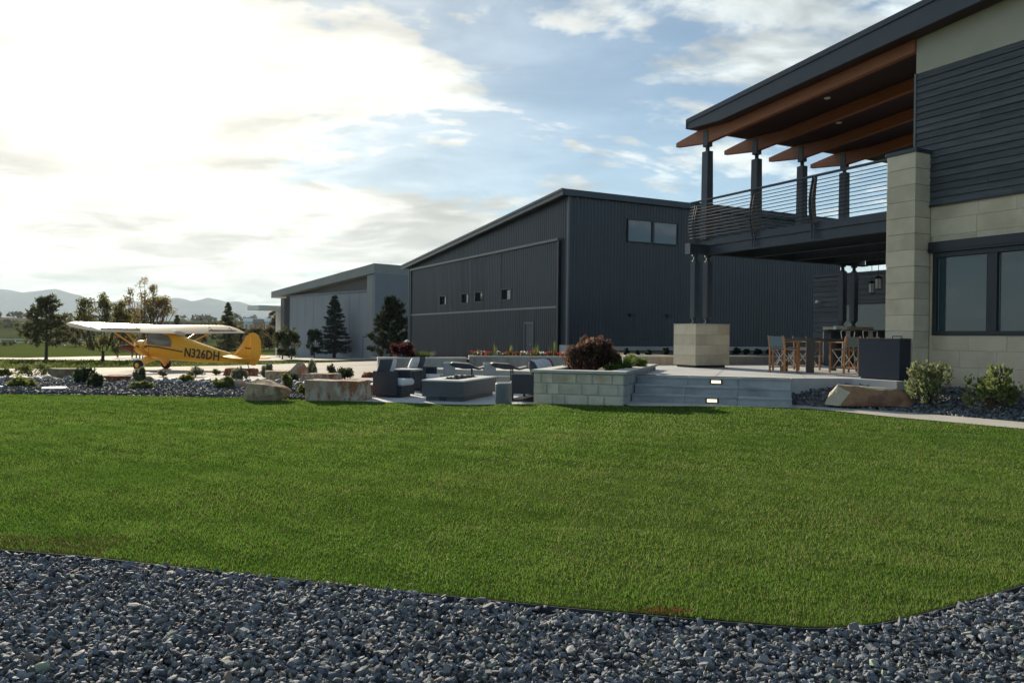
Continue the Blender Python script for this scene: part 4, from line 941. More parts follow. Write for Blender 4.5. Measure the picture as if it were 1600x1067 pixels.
# loungers with slab sides
for x, lab in ((-1.52, 'grey-sided lounger with black cushion behind the fire pit, the left one'), (-0.42, 'grey-sided lounger with black cushion behind the fire pit, the right one')):
    t = empty('slab_lounger', (x, 20.9, LO+0.012), R(4)); tag(t, lab, 'lounger', 'slab-sided loungers behind the fire pit')
    MB().box(-0.34, -0.02, -0.20, -0.10, 0.0, 0.74).build('side_slab', M['slab'], t, bevel=0.01); MB().box(-0.34, -0.02, 0.50, 0.60, 0.0, 0.74).build('side_slab', M['slab'], t, bevel=0.01)
    MB().prism([(-0.18, 0.70), (-0.10, 0.755), (0.36, 0.72), (0.50, 0.66), (0.46, 0.58), (0.20, 0.58), (0.02, 0.62)], 'y', -0.26, 0.66).build('cushion', M['wicker'], t, bevel=0.02)
    MB().prism([(0.40, 0.60), (0.62, 0.56), (0.86, 0.62), (0.84, 0.66), (0.62, 0.61), (0.44, 0.66)], 'y', -0.2, 0.6).build('leg_rest', M['wicker'], t, bevel=0.008)
    for y in (-0.2, 0.56): MB().box(0.42, 0.455, y, y+0.035, 0.0, 0.58).build('leg', M['steel_dk'], t)
# pale blocks half visible under the sofa arm are its own floor rail and legs

# ------------------------------------------------------------------ terrace furniture
t = empty('cabinet', HO+Vector((0, 0, UP)), HR); tag(t, 'blue-black outdoor cabinet in front of the limestone pillar', 'cabinet')
MB().box(-0.86, -0.56, -6.90, -5.97, 0.0, 0.04).build('plinth', M['steel_dk'], t); MB().box(-0.89, -0.535, -6.93, -5.93, 0.04, 0.85).build('body', M['cabinet'], t, bevel=0.006); MB().box(-0.90, -0.533, -6.94, -5.92, 0.852, 0.885).build('lid', M['cabinet'], t, bevel=0.006)
MB().tube([(-0.70, -6.84, 0.885), (-0.70, -6.84, 0.93), (-0.70, -6.62, 0.93), (-0.70, -6.62, 0.885)], 0.010, 6).build('handle', M['steel_dk'], t)
tb = empty('dining_table', Vector((7.08, 20.2, UP)), HR); tag(tb, 'dark counter-height dining table on the terrace', 'table')
MB().box(-0.04, 2.0, -0.99, 0.04, 0.80, 0.865).build('table_top', M['tabledark'], tb, bevel=0.006)
for x in (0.06, 1.90):
    for y in (-0.90, -0.05): MB().box(x-0.07, x+0.07, y-0.07, y+0.07, 0, 0.80).build('leg', M['tabledark'], tb, bevel=0.004)
def make_director():
    t = empty('director_chair')
    for s in (-1, 1):
        MB().prism([(-0.30, 0.0), (-0.255, 0.0), (-0.255, 0.62), (-0.315, 0.93), (-0.355, 0.93), (-0.30, 0.62)], 'y', s*0.235-0.020, s*0.235+0.020).build('leg', M['teak'], t, bevel=0.004)
        MB().box(0.16, 0.205, s*0.235-0.020, s*0.235+0.020, 0.0, 0.76).build('leg', M['teak'], t, bevel=0.004)
        MB().box(-0.31, 0.24, s*0.235-0.03, s*0.235+0.03, 0.762, 0.79).build('arm', M['teak'], t, bevel=0.006)
        MB().box(-0.254, 0.159, s*0.235-0.014, s*0.235+0.014, 0.12, 0.15).build('stretcher', M['teak'], t); MB().box(-0.254, 0.159, s*0.235-0.014, s*0.235+0.014, 0.58, 0.61).build('stretcher', M['teak'], t)
    for x in (-0.20, 0.12):
        for s in (-1, 1): MB().tube([(x+0.01*s, -0.215*s, 0.13), (x+0.01*s, 0.215*s, 0.58)], 0.011, 6).build('brace', M['alu'], t)
    MB().box(-0.25, 0.20, -0.215, 0.215, 0.602, 0.618).build('seat', M['sling'], t)
    MB().prism([(-0.300, 0.66), (-0.288, 0.66), (-0.335, 0.915), (-0.347, 0.915)], 'y', -0.213, 0.213).build('backrest', M['sling'], t)
    return t
d0 = make_director()
spots = [((-0.42, -0.52), 0, 'teak director chair with slate-blue sling at the near end of the dining table'),
         ((0.82, -1.25), 90, 'teak director chair on the camera side of the dining table, next to its front leg'),
         ((1.50, -1.25), 90, 'teak director chair on the camera side of the dining table, beside the dark cabinet'),
         ((0.62, 0.36), -90, 'teak director chair on the far side of the dining table, nearest its left end'),
         ((1.42, 0.36), -90, 'teak director chair on the far side of the dining table, toward its right end')]
for i, ((x, y), a, lab) in enumerate(spots):
    c = d0 if i == 0 else copy_tree(d0)
    p = Vector((7.08, 20.2, UP))+Bv*x+Av*y; c.location = p; c.rotation_euler = (0, 0, HR+R(a)+R((2, -5, 6, 3, -4)[i])); tag(c, lab, 'chair', 'teak director chairs on the terrace')
# bar counter with metal stools in the shade at the back
bt = empty('bar_counter', Vector((9.9, 24.1, UP)), R(6)); tag(bt, 'long dark bar counter in the shade at the back of the terrace', 'counter')
MB().box(0, 3.2, 0, 0.75, 1.11, 1.16).build('counter_top', M['tabledark'], bt, bevel=0.005); MB().box(0.25, 3.1, 0.25, 0.70, 0, 1.11).build('counter_body', M['cabinet'], bt)
bx = tag(MB().box(-0.15, 0.15, -0.10, 0.10, 0, 0.11).build('white_box', M['white'], bevel=0.004), 'small white box standing on the bar counter', 'box'); bx.location = (10.42, 24.45, UP+1.161)
def make_stool():
    t = empty('metal_stool')
    for sx in (-1, 1):
        for sy in (-1, 1): MB().tube([(sx*0.23, sy*0.22, 0), (sx*0.17, sy*0.17, 0.76)], 0.014, 6).build('leg', M['alu'], t)
    MB().box(-0.19, 0.19, -0.19, 0.19, 0.76, 0.785).build('seat', M['alu'], t, bevel=0.008)
    MB().tube([(-0.19, -0.18, 0.78), (-0.23, -0.16, 1.08), (-0.21, -0.20, 1.13), (0.21, -0.20, 1.13), (0.23, -0.16, 1.08), (0.19, -0.18, 0.78)], 0.015, 6).build('back_frame', M['alu'], t)
    MB().box(-0.07, 0.07, -0.196, -0.184, 0.79, 1.12).build('back_splat', M['alu'], t)
    return t
s0 = make_stool()
for i, (x, lab) in enumerate(((0.45, 'metal bar stool at the left end of the bar counter'), (1.20, 'metal bar stool at the middle of the bar counter'), (2.05, 'metal bar stool at the bar counter nearest the limestone pillar'))):
    c = s0 if i == 0 else copy_tree(s0); p = Vector((9.9, 24.1, UP))+Vector((math.cos(R(6))*x+0.03, math.sin(R(6))*x-0.18, 0)); c.location = p; c.rotation_euler = (0, 0, R(6+(3, -4, 5)[i])); tag(c, lab, 'stool', 'metal bar stools')

# ------------------------------------------------------------------ boulders
def boulder(name, loc, dims, rz, label, cols, seed, flat=False, tilt=(0, 0), group=None, cut=0.75):
    rng = random.Random(seed); bm = bmesh.new()
    if cut >= 0.85:      # quarried block: jittered corners with a few broken off
        for sx in (-1, 1):
            for sy in (-1, 1):
                for sz in (-1, 1):
                    j = lambda a: a/2*rng.uniform(0.84, 1.0)
                    c = Vector((sx*j(dims[0]), sy*j(dims[1]), sz*j(dims[2])*(1.0 if sz < 0 else rng.uniform(0.86, 1.0))))
                    if rng.random() < 0.55:
                        for ax in range(3):
                            q = c.copy(); q[ax] *= rng.uniform(0.55, 0.85); bm.verts.new(q)
                    else: bm.verts.new(c)
    for _ in range(22 if cut < 0.85 else 0):
        v = Vector((rng.gauss(0, 1), rng.gauss(0, 1), rng.gauss(0, 1))).normalized()
        m = max(abs(v.x), abs(v.y), abs(v.z)); v = v*(cut/m+(1-cut))*rng.uniform(0.80, 1.05)
        bm.verts.new((v.x*dims[0]/2, v.y*dims[1]/2, v.z*dims[2]/2))
    r_ = bmesh.ops.convex_hull(bm, input=bm.verts)
    bmesh.ops.delete(bm, geom=[e for e in r_['geom_interior'] if isinstance(e, bmesh.types.BMVert)], context='VERTS')
    bmesh.ops.dissolve_limit(bm, angle_limit=0.30, verts=bm.verts, edges=bm.edges)
    bmesh.ops.triangulate(bm, faces=bm.faces)
    bmesh.ops.bevel(bm, geom=list(bm.edges), offset=0.008*max(dims), segments=1, affect='EDGES', clamp_overlap=True)
    bmesh.ops.triangulate(bm, faces=bm.faces); bmesh.ops.subdivide_edges(bm, edges=bm.edges, cuts=3, use_grid_fill=True)
    from mathutils import noise as nz_
    for v in bm.verts:
        v.co += v.normal*(nz_.fractal(v.co*2.2/max(dims)*2+Vector((seed, 0, 0)), 0.8, 2.0, 4)*0.020*max(dims)+nz_.fractal(v.co*9.0/max(dims)*2+Vector((0, seed, 0)), 0.9, 2.0, 3)*0.008*max(dims))
    bmesh.ops.recalc_face_normals(bm, faces=bm.faces)
    me = bpy.data.meshes.new(name); bm.to_mesh(me); bm.free()
    m = mat('sandstone', cols[0], cols[1], 3.2, 0.9, bump=0.9, bscale=16, c3=cols[2], scale3=2.2, lo3=0.50, hi3=0.58, stretch=(1.6, 1.6, 0.8), lo=0.42, hi=0.58, spec=0.2); me.materials.append(m)
    o = link(name, me); o.location = (loc[0], loc[1], loc[2]+dims[2]*0.40); o.rotation_euler = (tilt[0], tilt[1], rz); return tag(o, label, 'boulder', group)
TAN = ((0.40, 0.29, 0.19), (0.50, 0.40, 0.29), (0.30, 0.20, 0.12)); REDS = ((0.30, 0.085, 0.04), (0.38, 0.17, 0.09), (0.20, 0.07, 0.04)); GREYT = ((0.36, 0.28, 0.22), (0.46, 0.39, 0.33), (0.40, 0.20, 0.12)); MIX = ((0.38, 0.27, 0.19), (0.50, 0.43, 0.35), (0.30, 0.13, 0.07))
def bl(px0, px1, ytop, ybot, label, cols, seed, dep=0.8, rz=0.0, cut=0.75, tilt=(0, 0), name='boulder'):
    p = atg((px0+px1)/2, ybot); k = p.y/FPX; w = (px1-px0)*k*0.98; h = (ybot-ytop)*k*1.10
    p = Vector((p.x, p.y+w*dep*0.35, p.z-0.03)); boulder(name, p, (w, w*dep, h), rz, label, cols, seed, cut=cut, tilt=tilt)
bl(373, 452, 590, 626, 'big tan boulder with a sloping pale top at the lawn edge', TAN, 3, 0.6, R(-8), 0.55)
bl(473, 577, 589, 626, 'largest pale sandstone block, flat-topped, next to the patio', MIX, 12, 0.55, R(4), 0.9)
bl(540, 588, 598, 619, 'red-streaked rock tucked behind the nearest lounge chair', REDS, 8, 0.6, 0.2, 0.85)
bl(412, 452, 576, 594, 'square tan rock behind the sloping boulder', TAN, 21, 0.6, 0.1, 0.9)
bl(446, 482, 566, 594, 'upright pinkish rock standing highest among the boulders', GREYT, 33, 0.5, 0.3, 0.7, (0, R(-14)))
bl(468, 534, 581, 596, 'long low slab of tan rock behind the largest block', MIX, 41, 0.5, 0.05, 0.9)
bl(348, 401, 573, 587, 'red sandstone block below the tail of the aeroplane', REDS, 52, 0.4, 0.02, 0.95)
bl(159, 207, 584, 598, 'red sandstone block left of the aeroplane wheel', REDS, 61, 0.4, 0.0, 0.95)
bl(74, 129, 572, 592, 'long olive-tan rock slab in front of the left pine', ((0.19, 0.17, 0.10), (0.25, 0.22, 0.15), (0.15, 0.12, 0.07)), 71, 0.35, 0.03, 0.95)
bl(356, 392, 592, 608, 'small pale rock behind the yellow-green plant', GREYT, 81, 0.7, 0.3, 0.7)
bl(562, 590, 580, 590, 'small rusty rock on the concrete behind the boulders', REDS, 91, 0.7, 0.3, 0.8)
bl(205, 216, 585, 597, 'narrow grey rock beside the red sandstone block', GREYT, 95, 0.7, 0.3, 0.8)
bl(462, 474, 589, 598, 'little round grey stone between the two largest boulders', ((0.34, 0.34, 0.33), (0.40, 0.40, 0.39), (0.28, 0.28, 0.28)), 97, 0.8, 0.3, 0.3)
bl(548, 586, 592, 602, 'flat pale green-grey rock beside the nearest lounge chair', ((0.28, 0.31, 0.28), (0.36, 0.38, 0.35), (0.24, 0.25, 0.22)), 101, 0.6, 0.1, 0.8)
# angular boulder in the house bed, cut by hand
p = at(1360, 633, 0.09)
mb = MB(); V = [(-0.80, -0.10, 0.0), (-0.52, -0.28, 0.0), (0.85, -0.22, 0.0), (0.95, 0.25, 0.0), (-0.60, 0.40, 0.0), (-0.52, -0.02, 0.40), (-0.12, -0.10, 0.385), (0.60, 0.02, 0.35), (0.80, 0.22, 0.27), (-0.45, 0.30, 0.41), (-0.50, -0.22, 0.06), (0.30, -0.17, 0.33), (0.50, -0.29, 0.02), (-0.30, -0.21, 0.27), (0.05, -0.30, 0.12), (0.78, -0.10, 0.22), (0.98, 0.05, 0.10), (-0.66, 0.05, 0.22)]
mb.add(V, []); bm = bmesh.new(); [bm.verts.new(v) for v in V]; bmesh.ops.convex_hull(bm, input=bm.verts); bmesh.ops.bevel(bm, geom=list(bm.edges), offset=0.012, segments=1, affect='EDGES', clamp_overlap=True)
bmesh.ops.triangulate(bm, faces=bm.faces); bmesh.ops.subdivide_edges(bm, edges=bm.edges, cuts=4, use_grid_fill=True)
from mathutils import noise as nz_
for v in bm.verts: v.co += v.normal*(nz_.fractal(v.co*3.0, 0.8, 2.0, 4)*0.022+nz_.fractal(v.co*11.0, 0.8, 2.0, 3)*0.008)
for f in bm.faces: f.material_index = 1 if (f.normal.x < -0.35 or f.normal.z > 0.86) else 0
me = bpy.data.meshes.new('boulder'); bm.to_mesh(me); bm.free(); me.materials.append(mat('split_sandstone', (0.25, 0.13, 0.07), (0.33, 0.20, 0.12), 2.5, 0.85, bump=0.4, bscale=18, c3=(0.17, 0.085, 0.05), scale3=1.3, lo3=0.50, hi3=0.60)); me.materials.append(mat('pale_sandstone', (0.46, 0.42, 0.31), (0.38, 0.34, 0.25), 4, 0.85, bump=0.3, bscale=20))
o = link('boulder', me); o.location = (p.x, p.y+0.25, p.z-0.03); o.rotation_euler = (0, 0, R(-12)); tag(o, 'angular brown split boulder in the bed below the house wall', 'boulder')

# white lids in the bed
for px_, py_, w_, lab in ((85, 611.5, 36, 'flat white round lid lying in the dark gravel'), (-4, 609.5, 16, 'flat white lid at the left edge of the photo')):
    p = atg(px_, py_); r_ = w_/2*p.y/FPX; t = tag(MB().lathe([(r_*0.9, 0.0), (r_, 0.02), (r_, 0.055), (r_*0.95, 0.075)], 28).build('utility_lid', M['white']), lab, 'lid', 'white utility lids'); t.location = (p.x, p.y, p.z+0.03)

# ------------------------------------------------------------------ plants
def leaf_quads(C, N_, size, aspect=1.6, jit=0.4):
    """C centres (n,3), N_ main directions (n,3) or None -> quads"""
    n = len(C); d = RNG.normal(size=(n, 3)) if N_ is None else N_+RNG.normal(0, jit, (n, 3)); d /= np.linalg.norm(d, axis=1, keepdims=True)+1e-9
    e = np.cross(d, RNG.normal(size=(n, 3))); e /= np.linalg.norm(e, axis=1, keepdims=True)+1e-9
    s = (size*np.exp(RNG.normal(0, 0.25, n)))[:, None]; a = d*s*aspect/2; b = e*s/2
    return np.stack([C-a, C+b*0.9, C+a, C-b*0.9], 1)
def leaf_mesh(name, quads, cols, m):
    n = len(quads); F_ = np.arange(n*4).reshape(n, 4); return npmesh(name, quads.reshape(-1, 3), F_, m, np.repeat(cols, 4, 0))
def tint(n, c0, c1, dry=None, pd=0.0):
    t = RNG.uniform(0, 1, n)[:, None]; c = (1-t)*np.array(c0)+t*np.array(c1); c = c*RNG.uniform(0.75, 1.2, n)[:, None]
    if dry is not None: c = np.where(RNG.uniform(0, 1, n)[:, None] < pd, np.array(dry), c)
    return c
def shrub(name, loc, r, h, label, cat, c0, c1, leaf=0.042, n=1300, clumps=20, stems=8, group=None, upright=0.5, dry=None, pd=0.0, m='leaf', aspect=1.7, cl=0.33):
    t = empty(name, loc); tag(t, label, cat, group)
    mb = MB(); cen = []
    for i in range(clumps):
        a = RNG.uniform(0, 6.283); q = math.sqrt(RNG.uniform(0.0, 1))*RNG.uniform(0.75, 1.18); hh = h*RNG.uniform(0.30, 1.02)*(1-0.38*q*q)
        c = Vector((math.cos(a)*q*r*0.78, math.sin(a)*q*r*0.78, hh)); cen.append(c)
        if i < stems: mb.tube([(c.x*0.08, c.y*0.08, -0.02), (c.x*0.45, c.y*0.45, hh*0.55), tuple(c)], [0.014, 0.009, 0.003], 5)
    mb.build('stems', M['bark'], t)
    cen = np.array([c[:] for c in cen]); k = RNG.integers(0, clumps, n); off = RNG.normal(0, 1, (n, 3)); off /= np.linalg.norm(off, axis=1, keepdims=True)
    off *= (RNG.uniform(0, 1, n)**0.5)[:, None]; C = cen[k]+off*np.array([r*cl, r*cl, h*0.26]); C[:, 2] = np.maximum(C[:, 2], 0.02+RNG.uniform(0, 0.05, n))
    D = off+np.array([0, 0, upright*2]); D /= np.linalg.norm(D, axis=1, keepdims=True)
    link('foliage', leaf_mesh('foliage', leaf_quads(C, D, leaf, aspect), tint(n, c0, c1, dry, pd), M[m]), t); return t
def tuft(name, loc, r, h, label, cat, c0, c1, n=160, w=0.012, group=None, seg=3, lean=0.5):
    t = empty(name, loc); tag(t, label, cat, group)
    a = RNG.uniform(0, 6.283, n); q = np.sqrt(RNG.uniform(0, 1, n)); bx_ = np.cos(a)*q*r*0.35; by = np.sin(a)*q*r*0.35; L_ = h*RNG.uniform(0.6, 1.1, n); ln = r*RNG.uniform(0.2, 1.0, n)*lean*2
    a2 = a+RNG.normal(0, 0.5, n); dx, dy = np.cos(a2), np.sin(a2); P = []
    for f in (0, 0.4, 0.75, 1.0):
        x = bx_+dx*ln*f**1.8; y = by+dy*ln*f**1.8; z = L_*f*(1-0.18*f*lean); ww = w*(1-f*0.92)/2; P.append(np.stack([x-dy*ww, y+dx*ww, z], -1)); P.append(np.stack([x+dy*ww, y-dx*ww, z], -1))
    V = np.stack(P, 1); F0 = np.array([[0, 1, 3, 2], [2, 3, 5, 4], [4, 5, 7, 6]]); F_ = (F0[None]+np.arange(n)[:, None, None]*8).reshape(-1, 4)
    link('blades', npmesh('blades', V.reshape(-1, 3), F_, M['leaf'], np.repeat(tint(n, c0, c1), 8, 0)), t); return t
def sb(px_, ybot, wpx, hpx, label, c0, c1, kind='shrub', name='shrub', **k):
    p = atg(px_, ybot); s = p.y/FPX; r_ = wpx*s/2; h_ = hpx*s; p.z += 0.02
    (shrub if kind == 'shrub' else tuft)(name, p, r_, h_, label, 'shrub' if kind == 'shrub' else 'grass tuft', c0, c1, **k)
OL = ((0.10, 0.125, 0.045), (0.19, 0.21, 0.08)); DG = ((0.050, 0.070, 0.038), (0.085, 0.11, 0.06)); YG = ((0.12, 0.15, 0.03), (0.19, 0.21, 0.05)); GG = ((0.14, 0.155, 0.10), (0.22, 0.23, 0.15))
sb(52, 590, 50, 22, 'loose olive shrub in front of the left pine', *OL)
sb(36, 606, 44, 13, 'low bright green shrub above the white lid', *YG)
sb(133, 601, 34, 26, 'dark green rounded shrub left of the red block', *DG, leaf=0.045)
sb(148, 608, 26, 22, 'darkest low shrub in front of the red block', *DG, leaf=0.04)
sb(218, 601, 22, 26, 'grey-green bushy plant below the near wheel of the aeroplane', *GG, leaf=0.04)
sb(222, 610, 44, 12, 'flat sprawling plant under the grey-green bush', *OL, leaf=0.04)
sb(255, 589, 16, 10, 'tiny grey tuft plant behind the gravel under the aeroplane', *GG, leaf=0.04, n=500)
sb(305, 589, 34, 15, 'pale green shrub below the aeroplane registration', *GG, n=900)
sb(292, 599, 28, 12, 'yellow-green plant in the gravel right of the grey-green bush', *YG, n=900)
sb(350, 609, 36, 17, 'spreading green plant left of the sloping boulder', *OL)
sb(372, 597, 30, 20, 'pale tangled shrub beside the red block at the aeroplane tail', *GG)
sb(338, 586, 16, 8, 'little tuft under the aeroplane tail', *OL, n=400)
sb(418, 592, 22, 24, 'grey shrub behind the square tan rock', *GG)
sb(488, 591, 20, 25, 'round twiggy shrub right of the upright rock', *GG, leaf=0.035)
sb(538, 592, 34, 17, 'dark low shrub behind the largest block', *DG)
sb(517, 592, 18, 20, 'small dark shrub right of the twiggy shrub', *DG, n=700)
sb(446, 612, 24, 24, 'thin green weeds between the two largest boulders', *OL, n=700)
sb(460, 600, 14, 18, 'dark green sprig behind the weeds', *DG, n=500)
sb(8, 590, 22, 12, 'small olive shrub at the left edge of the photo', *OL, n=700)
sb(472, 618, 16, 14, 'small weed at the foot of the largest block', *YG, n=300)
# planter shrubs
p = aty(924, 578, 18.0); shrub('purple_shrub', (p.x, p.y, 0.58), 0.74, 0.72, 'large purple-brown smoke bush in the limestone planter', 'shrub', (0.055, 0.032, 0.028), (0.125, 0.080, 0.062), leaf=0.045, n=5600, clumps=64, stems=40, upright=1.2, cl=0.17, dry=(0.15, 0.09, 0.06), pd=0.18)
tuft('green_shrub', (2.62, 17.9, 0.58), 0.40, 0.42, 'green grassy tuft in the limestone planter beside the purple bush', 'grass tuft', (0.06, 0.11, 0.022), (0.12, 0.18, 0.04), n=520, w=0.016)
shrub('green_shrub', (3.03, 18.9, 0.58), 0.30, 0.36, 'bright green rounded shrub at the back of the limestone planter', 'shrub', (0.11, 0.17, 0.02), (0.18, 0.24, 0.04), leaf=0.035, n=1800)
shrub('green_shrub', (2.30, 17.35, 0.58), 0.26, 0.22, 'low green plant at the front edge of the limestone planter', 'shrub', (0.06, 0.10, 0.02), (0.11, 0.16, 0.03), leaf=0.03, n=900)
# shrubs at the far wall
shrub('purple_shrub', (-3.72, 26.1, 0.55), 0.42, 0.62, 'small dark red shrub on the wall in front of the hangar corner', 'shrub', (0.055, 0.018, 0.020), (0.11, 0.04, 0.04), leaf=0.05, n=1800)
tuft('green_shrub', (-2.98, 26.15, 0.55), 0.42, 0.34, 'soft green grass mound beside the dark red shrub', 'grass tuft', (0.05, 0.075, 0.025), (0.10, 0.13, 0.04), n=420, w=0.02)
t = empty('path_light', (-3.55, 26.0, 0.55)); tag(t, 'slim white path light beside the dark red shrub', 'path light'); MB().tube([(0, 0, 0), (0, 0, 0.60)], 0.018, 8).build('post', M['alu'], t); MB().lathe([(0.07, 0.60), (0.09, 0.62), (0.05, 0.67), (0.01, 0.69)], 14).build('cap', M['white'], t)
# flowers along the wall
fx = {}
ORD = ('first', 'second', 'third', 'fourth', 'fifth', 'sixth', 'seventh', 'eighth', 'ninth', 'tenth', 'eleventh', 'twelfth', 'thirteenth', 'fourteenth')
def nth(k):
    fx[k] = fx.get(k, -1)+1; return ORD[fx[k]]
for i in range(22):
    f = (i+0.5)/22; x = -1.35+f*4.6+RNG.uniform(-0.06, 0.06); y = 26.28+(x+1.4)*0.124; kind = ('red', 'white', 'red', 'leafy', 'white', 'red', 'leafy')[i % 7]
    pos = ('left end', 'left half', 'middle', 'right half', 'right end')[min(4, int(f*5))]
    if kind == 'leafy':
        t = tuft('blade_plant', (x, y, 0.60), 0.16, 0.62*RNG.uniform(0.75, 1.05), 'tall sword-leaved plant on the flower wall, %s from the left' % nth('s'), 'plant', (0.10, 0.13, 0.03), (0.20, 0.22, 0.06), n=26, w=0.03, group='sword-leaved plants on the flower wall', lean=0.25)
    else:
        t = shrub('flower_clump', (x, y, 0.60), 0.18, 0.24, 'low clump of %s flowers on the wall, %s %s clump from the left' % (kind, nth(kind), kind), 'flowers', (0.05, 0.09, 0.02), (0.08, 0.12, 0.03), leaf=0.035, n=130, clumps=6, stems=3, group='%s flowers on the wall' % kind)
        n = 46; C = np.stack([RNG.normal(0, 0.085, n), RNG.normal(0, 0.06, n), RNG.uniform(0.15, 0.27, n)], -1); c = np.tile(np.array([0.42, 0.03, 0.03]) if kind == 'red' else np.array([0.75, 0.73, 0.68]), (n, 1))*RNG.uniform(0.7, 1.1, n)[:, None]
        link('petals', leaf_mesh('petals', leaf_quads(C, None, 0.042, 1.1), c, M['leaf']), t)
        if i % 3 == 0:
            tt = tuft('blade_plant', (x+0.07, y+0.12, 0.60), 0.12, 0.55*RNG.uniform(0.6, 1.0), 'tall sword-leaved plant on the flower wall, %s from the left' % nth('s'), 'plant', (0.10, 0.13, 0.03), (0.20, 0.22, 0.06), n=14, w=0.026, group='sword-leaved plants on the flower wall', lean=0.25)
# small shrubs below the hangar side wall
for px_, w_, lab in ((978, 13, 'little dark shrub by the hangar foundation, beside the purple bush'), (996, 8, 'tiny dark shrub by the hangar foundation, second from the purple bush'), (1013, 9, 'little dark shrub by the hangar foundation, midway to the stone pier'), (1041, 14, 'wider dark shrub by the hangar foundation, left of the stone pier'), (1061, 7, 'tiny dark sprig touching the left edge of the stone pier'), (1152, 14, 'dark shrub by the hangar foundation just right of the stone pier'), (1167, 11, 'dark shrub second to the right of the stone pier'), (1184, 12, 'dark shrub third to the right of the stone pier'), (1201, 9, 'dark shrub nearest the director chair by the foundation')):
    p = at(px_, 554.5, 0.74); s = p.y/FPX
    shrub('foundation_shrub', p, w_*s*0.55, w_*s*0.75, lab, 'shrub', (0.03, 0.042, 0.030), (0.06, 0.075, 0.05), leaf=0.05, n=420, clumps=8, group='small shrubs along the hangar foundation')
# house bed bushes
p = at(1452, 630, 0.16); shrub('leafy_bush', p, 0.50, 0.82, 'pale green leafy bush beside the angular boulder', 'shrub', (0.13, 0.16, 0.07), (0.22, 0.25, 0.13), leaf=0.048, n=1350, clumps=44, stems=40, upright=0.5, cl=0.17)
p = at(1548, 636, 0.18); shrub('leafy_bush', p, 0.56, 0.70, 'pale green spreading bush at the right under the window', 'shrub', (0.11, 0.15, 0.045), (0.20, 0.24, 0.10), leaf=0.048, n=1350, clumps=44, stems=40, upright=0.5, cl=0.17)

# ------------------------------------------------------------------ trees
def conifer(name, loc, h, r, label, c0, c1, seed, shape='spruce', n_mult=1.0, bare=0.10, leafs=0.09, group=None, droop=0.25):
    rg = np.random.default_rng(seed); t = empty(name, loc); tag(t, label, 'tree', group)
    tr = MB().tube([(0, 0, -0.1), (0.01*h, 0, h*0.35), (0, 0.01*h, h*0.7), (0, 0, h*0.97)], [0.026*h, 0.018*h, 0.010*h, 0.002*h], 8); tr.build('trunk', M['bark'], t, smooth=True)
    br = MB(); Cs = []; Ds = []; lev = int((11 if shape == 'pine' else 17))
    for i in range(lev):
        f = (i+0.5)/lev; z = h*(bare+(0.97-bare)*f)
        if shape == 'spruce': R0 = r*(1-f)**0.85*(0.95 if f > 0.05 else 0.8)
        else: R0 = r*min(1.0, 0.7+f*1.8)*(1-f)**0.60*1.05
        k = int(rg.integers(6, 9)) if shape == 'spruce' else int(rg.integers(4, 7))
        for j in range(k):
            a = 6.283*(j+rg.uniform(-0.25, 0.25))/k+i*1.3; L_ = R0*rg.uniform(0.72, 1.15)+0.02*h; zz = z+rg.uniform(-0.5, 0.5)*h/lev*0.7
            d = np.array([math.cos(a), math.sin(a), 0.0]); up = (-droop if shape == 'spruce' else 0.25)
            P = [np.array([0, 0, zz])+d*L_*q+np.array([0, 0, L_*(up*q+(0.22 if shape == 'spruce' else 0.1)*q*q)]) for q in (0, 0.35, 0.7, 1.0)]
            br.tube([tuple(p) for p in P], [0.007*h*(1-f*0.6), 0.005*h*(1-f*0.6), 0.003*h*(1-f*0.6), 0.001*h], 4, cap=False)
            m = int((30 if shape == 'spruce' else 80)*n_mult*(0.5+L_/max(r, 0.1)))
            if shape == 'spruce':
                q = rg.uniform(0.12, 1.02, m); 
                side = rg.normal(0, 0.16, m)*L_*(1.1-q)
                C = np.stack([np.interp(q, (0, 0.35, 0.7, 1.02), [p[k2] for p in P]) for k2 in range(3)], -1)+np.stack([-d[1]*side, d[0]*side, -np.abs(rg.normal(0, 0.035, m))*h*0.5], -1)
                Dd = d[None]*0.8+np.stack([-d[1]*np.sign(side), d[0]*np.sign(side), np.full(m, -0.15)], -1)*0.6
            else:
                nc = max(3, int(4+7*L_/r)); cc = [np.array([np.interp(u, (0, 0.35, 0.7, 1.0), [p[k2] for p in P]) for k2 in range(3)])+rg.normal(0, 0.05*r, 3) for u in rg.uniform(0.30, 1.05, nc)]
                ci = rg.integers(0, nc, m); o_ = rg.normal(0, 1, (m, 3)); o_ /= np.linalg.norm(o_, axis=1, keepdims=True); C = np.array(cc)[ci]+o_*rg.uniform(0.3, 1, m)[:, None]*r*0.095; Dd = o_+np.array([0, 0, 0.4])
            Cs.append(C); Ds.append(Dd)
    br.build('limbs', M['bark'], t); C = np.concatenate(Cs); D = np.concatenate(Ds); D /= np.linalg.norm(D, axis=1, keepdims=True)
    link('crown', leaf_mesh('crown', leaf_quads(C, D, leafs*0.5, 3.2, 0.25), tint(len(C), c0, c1), M['needle']), t); return t
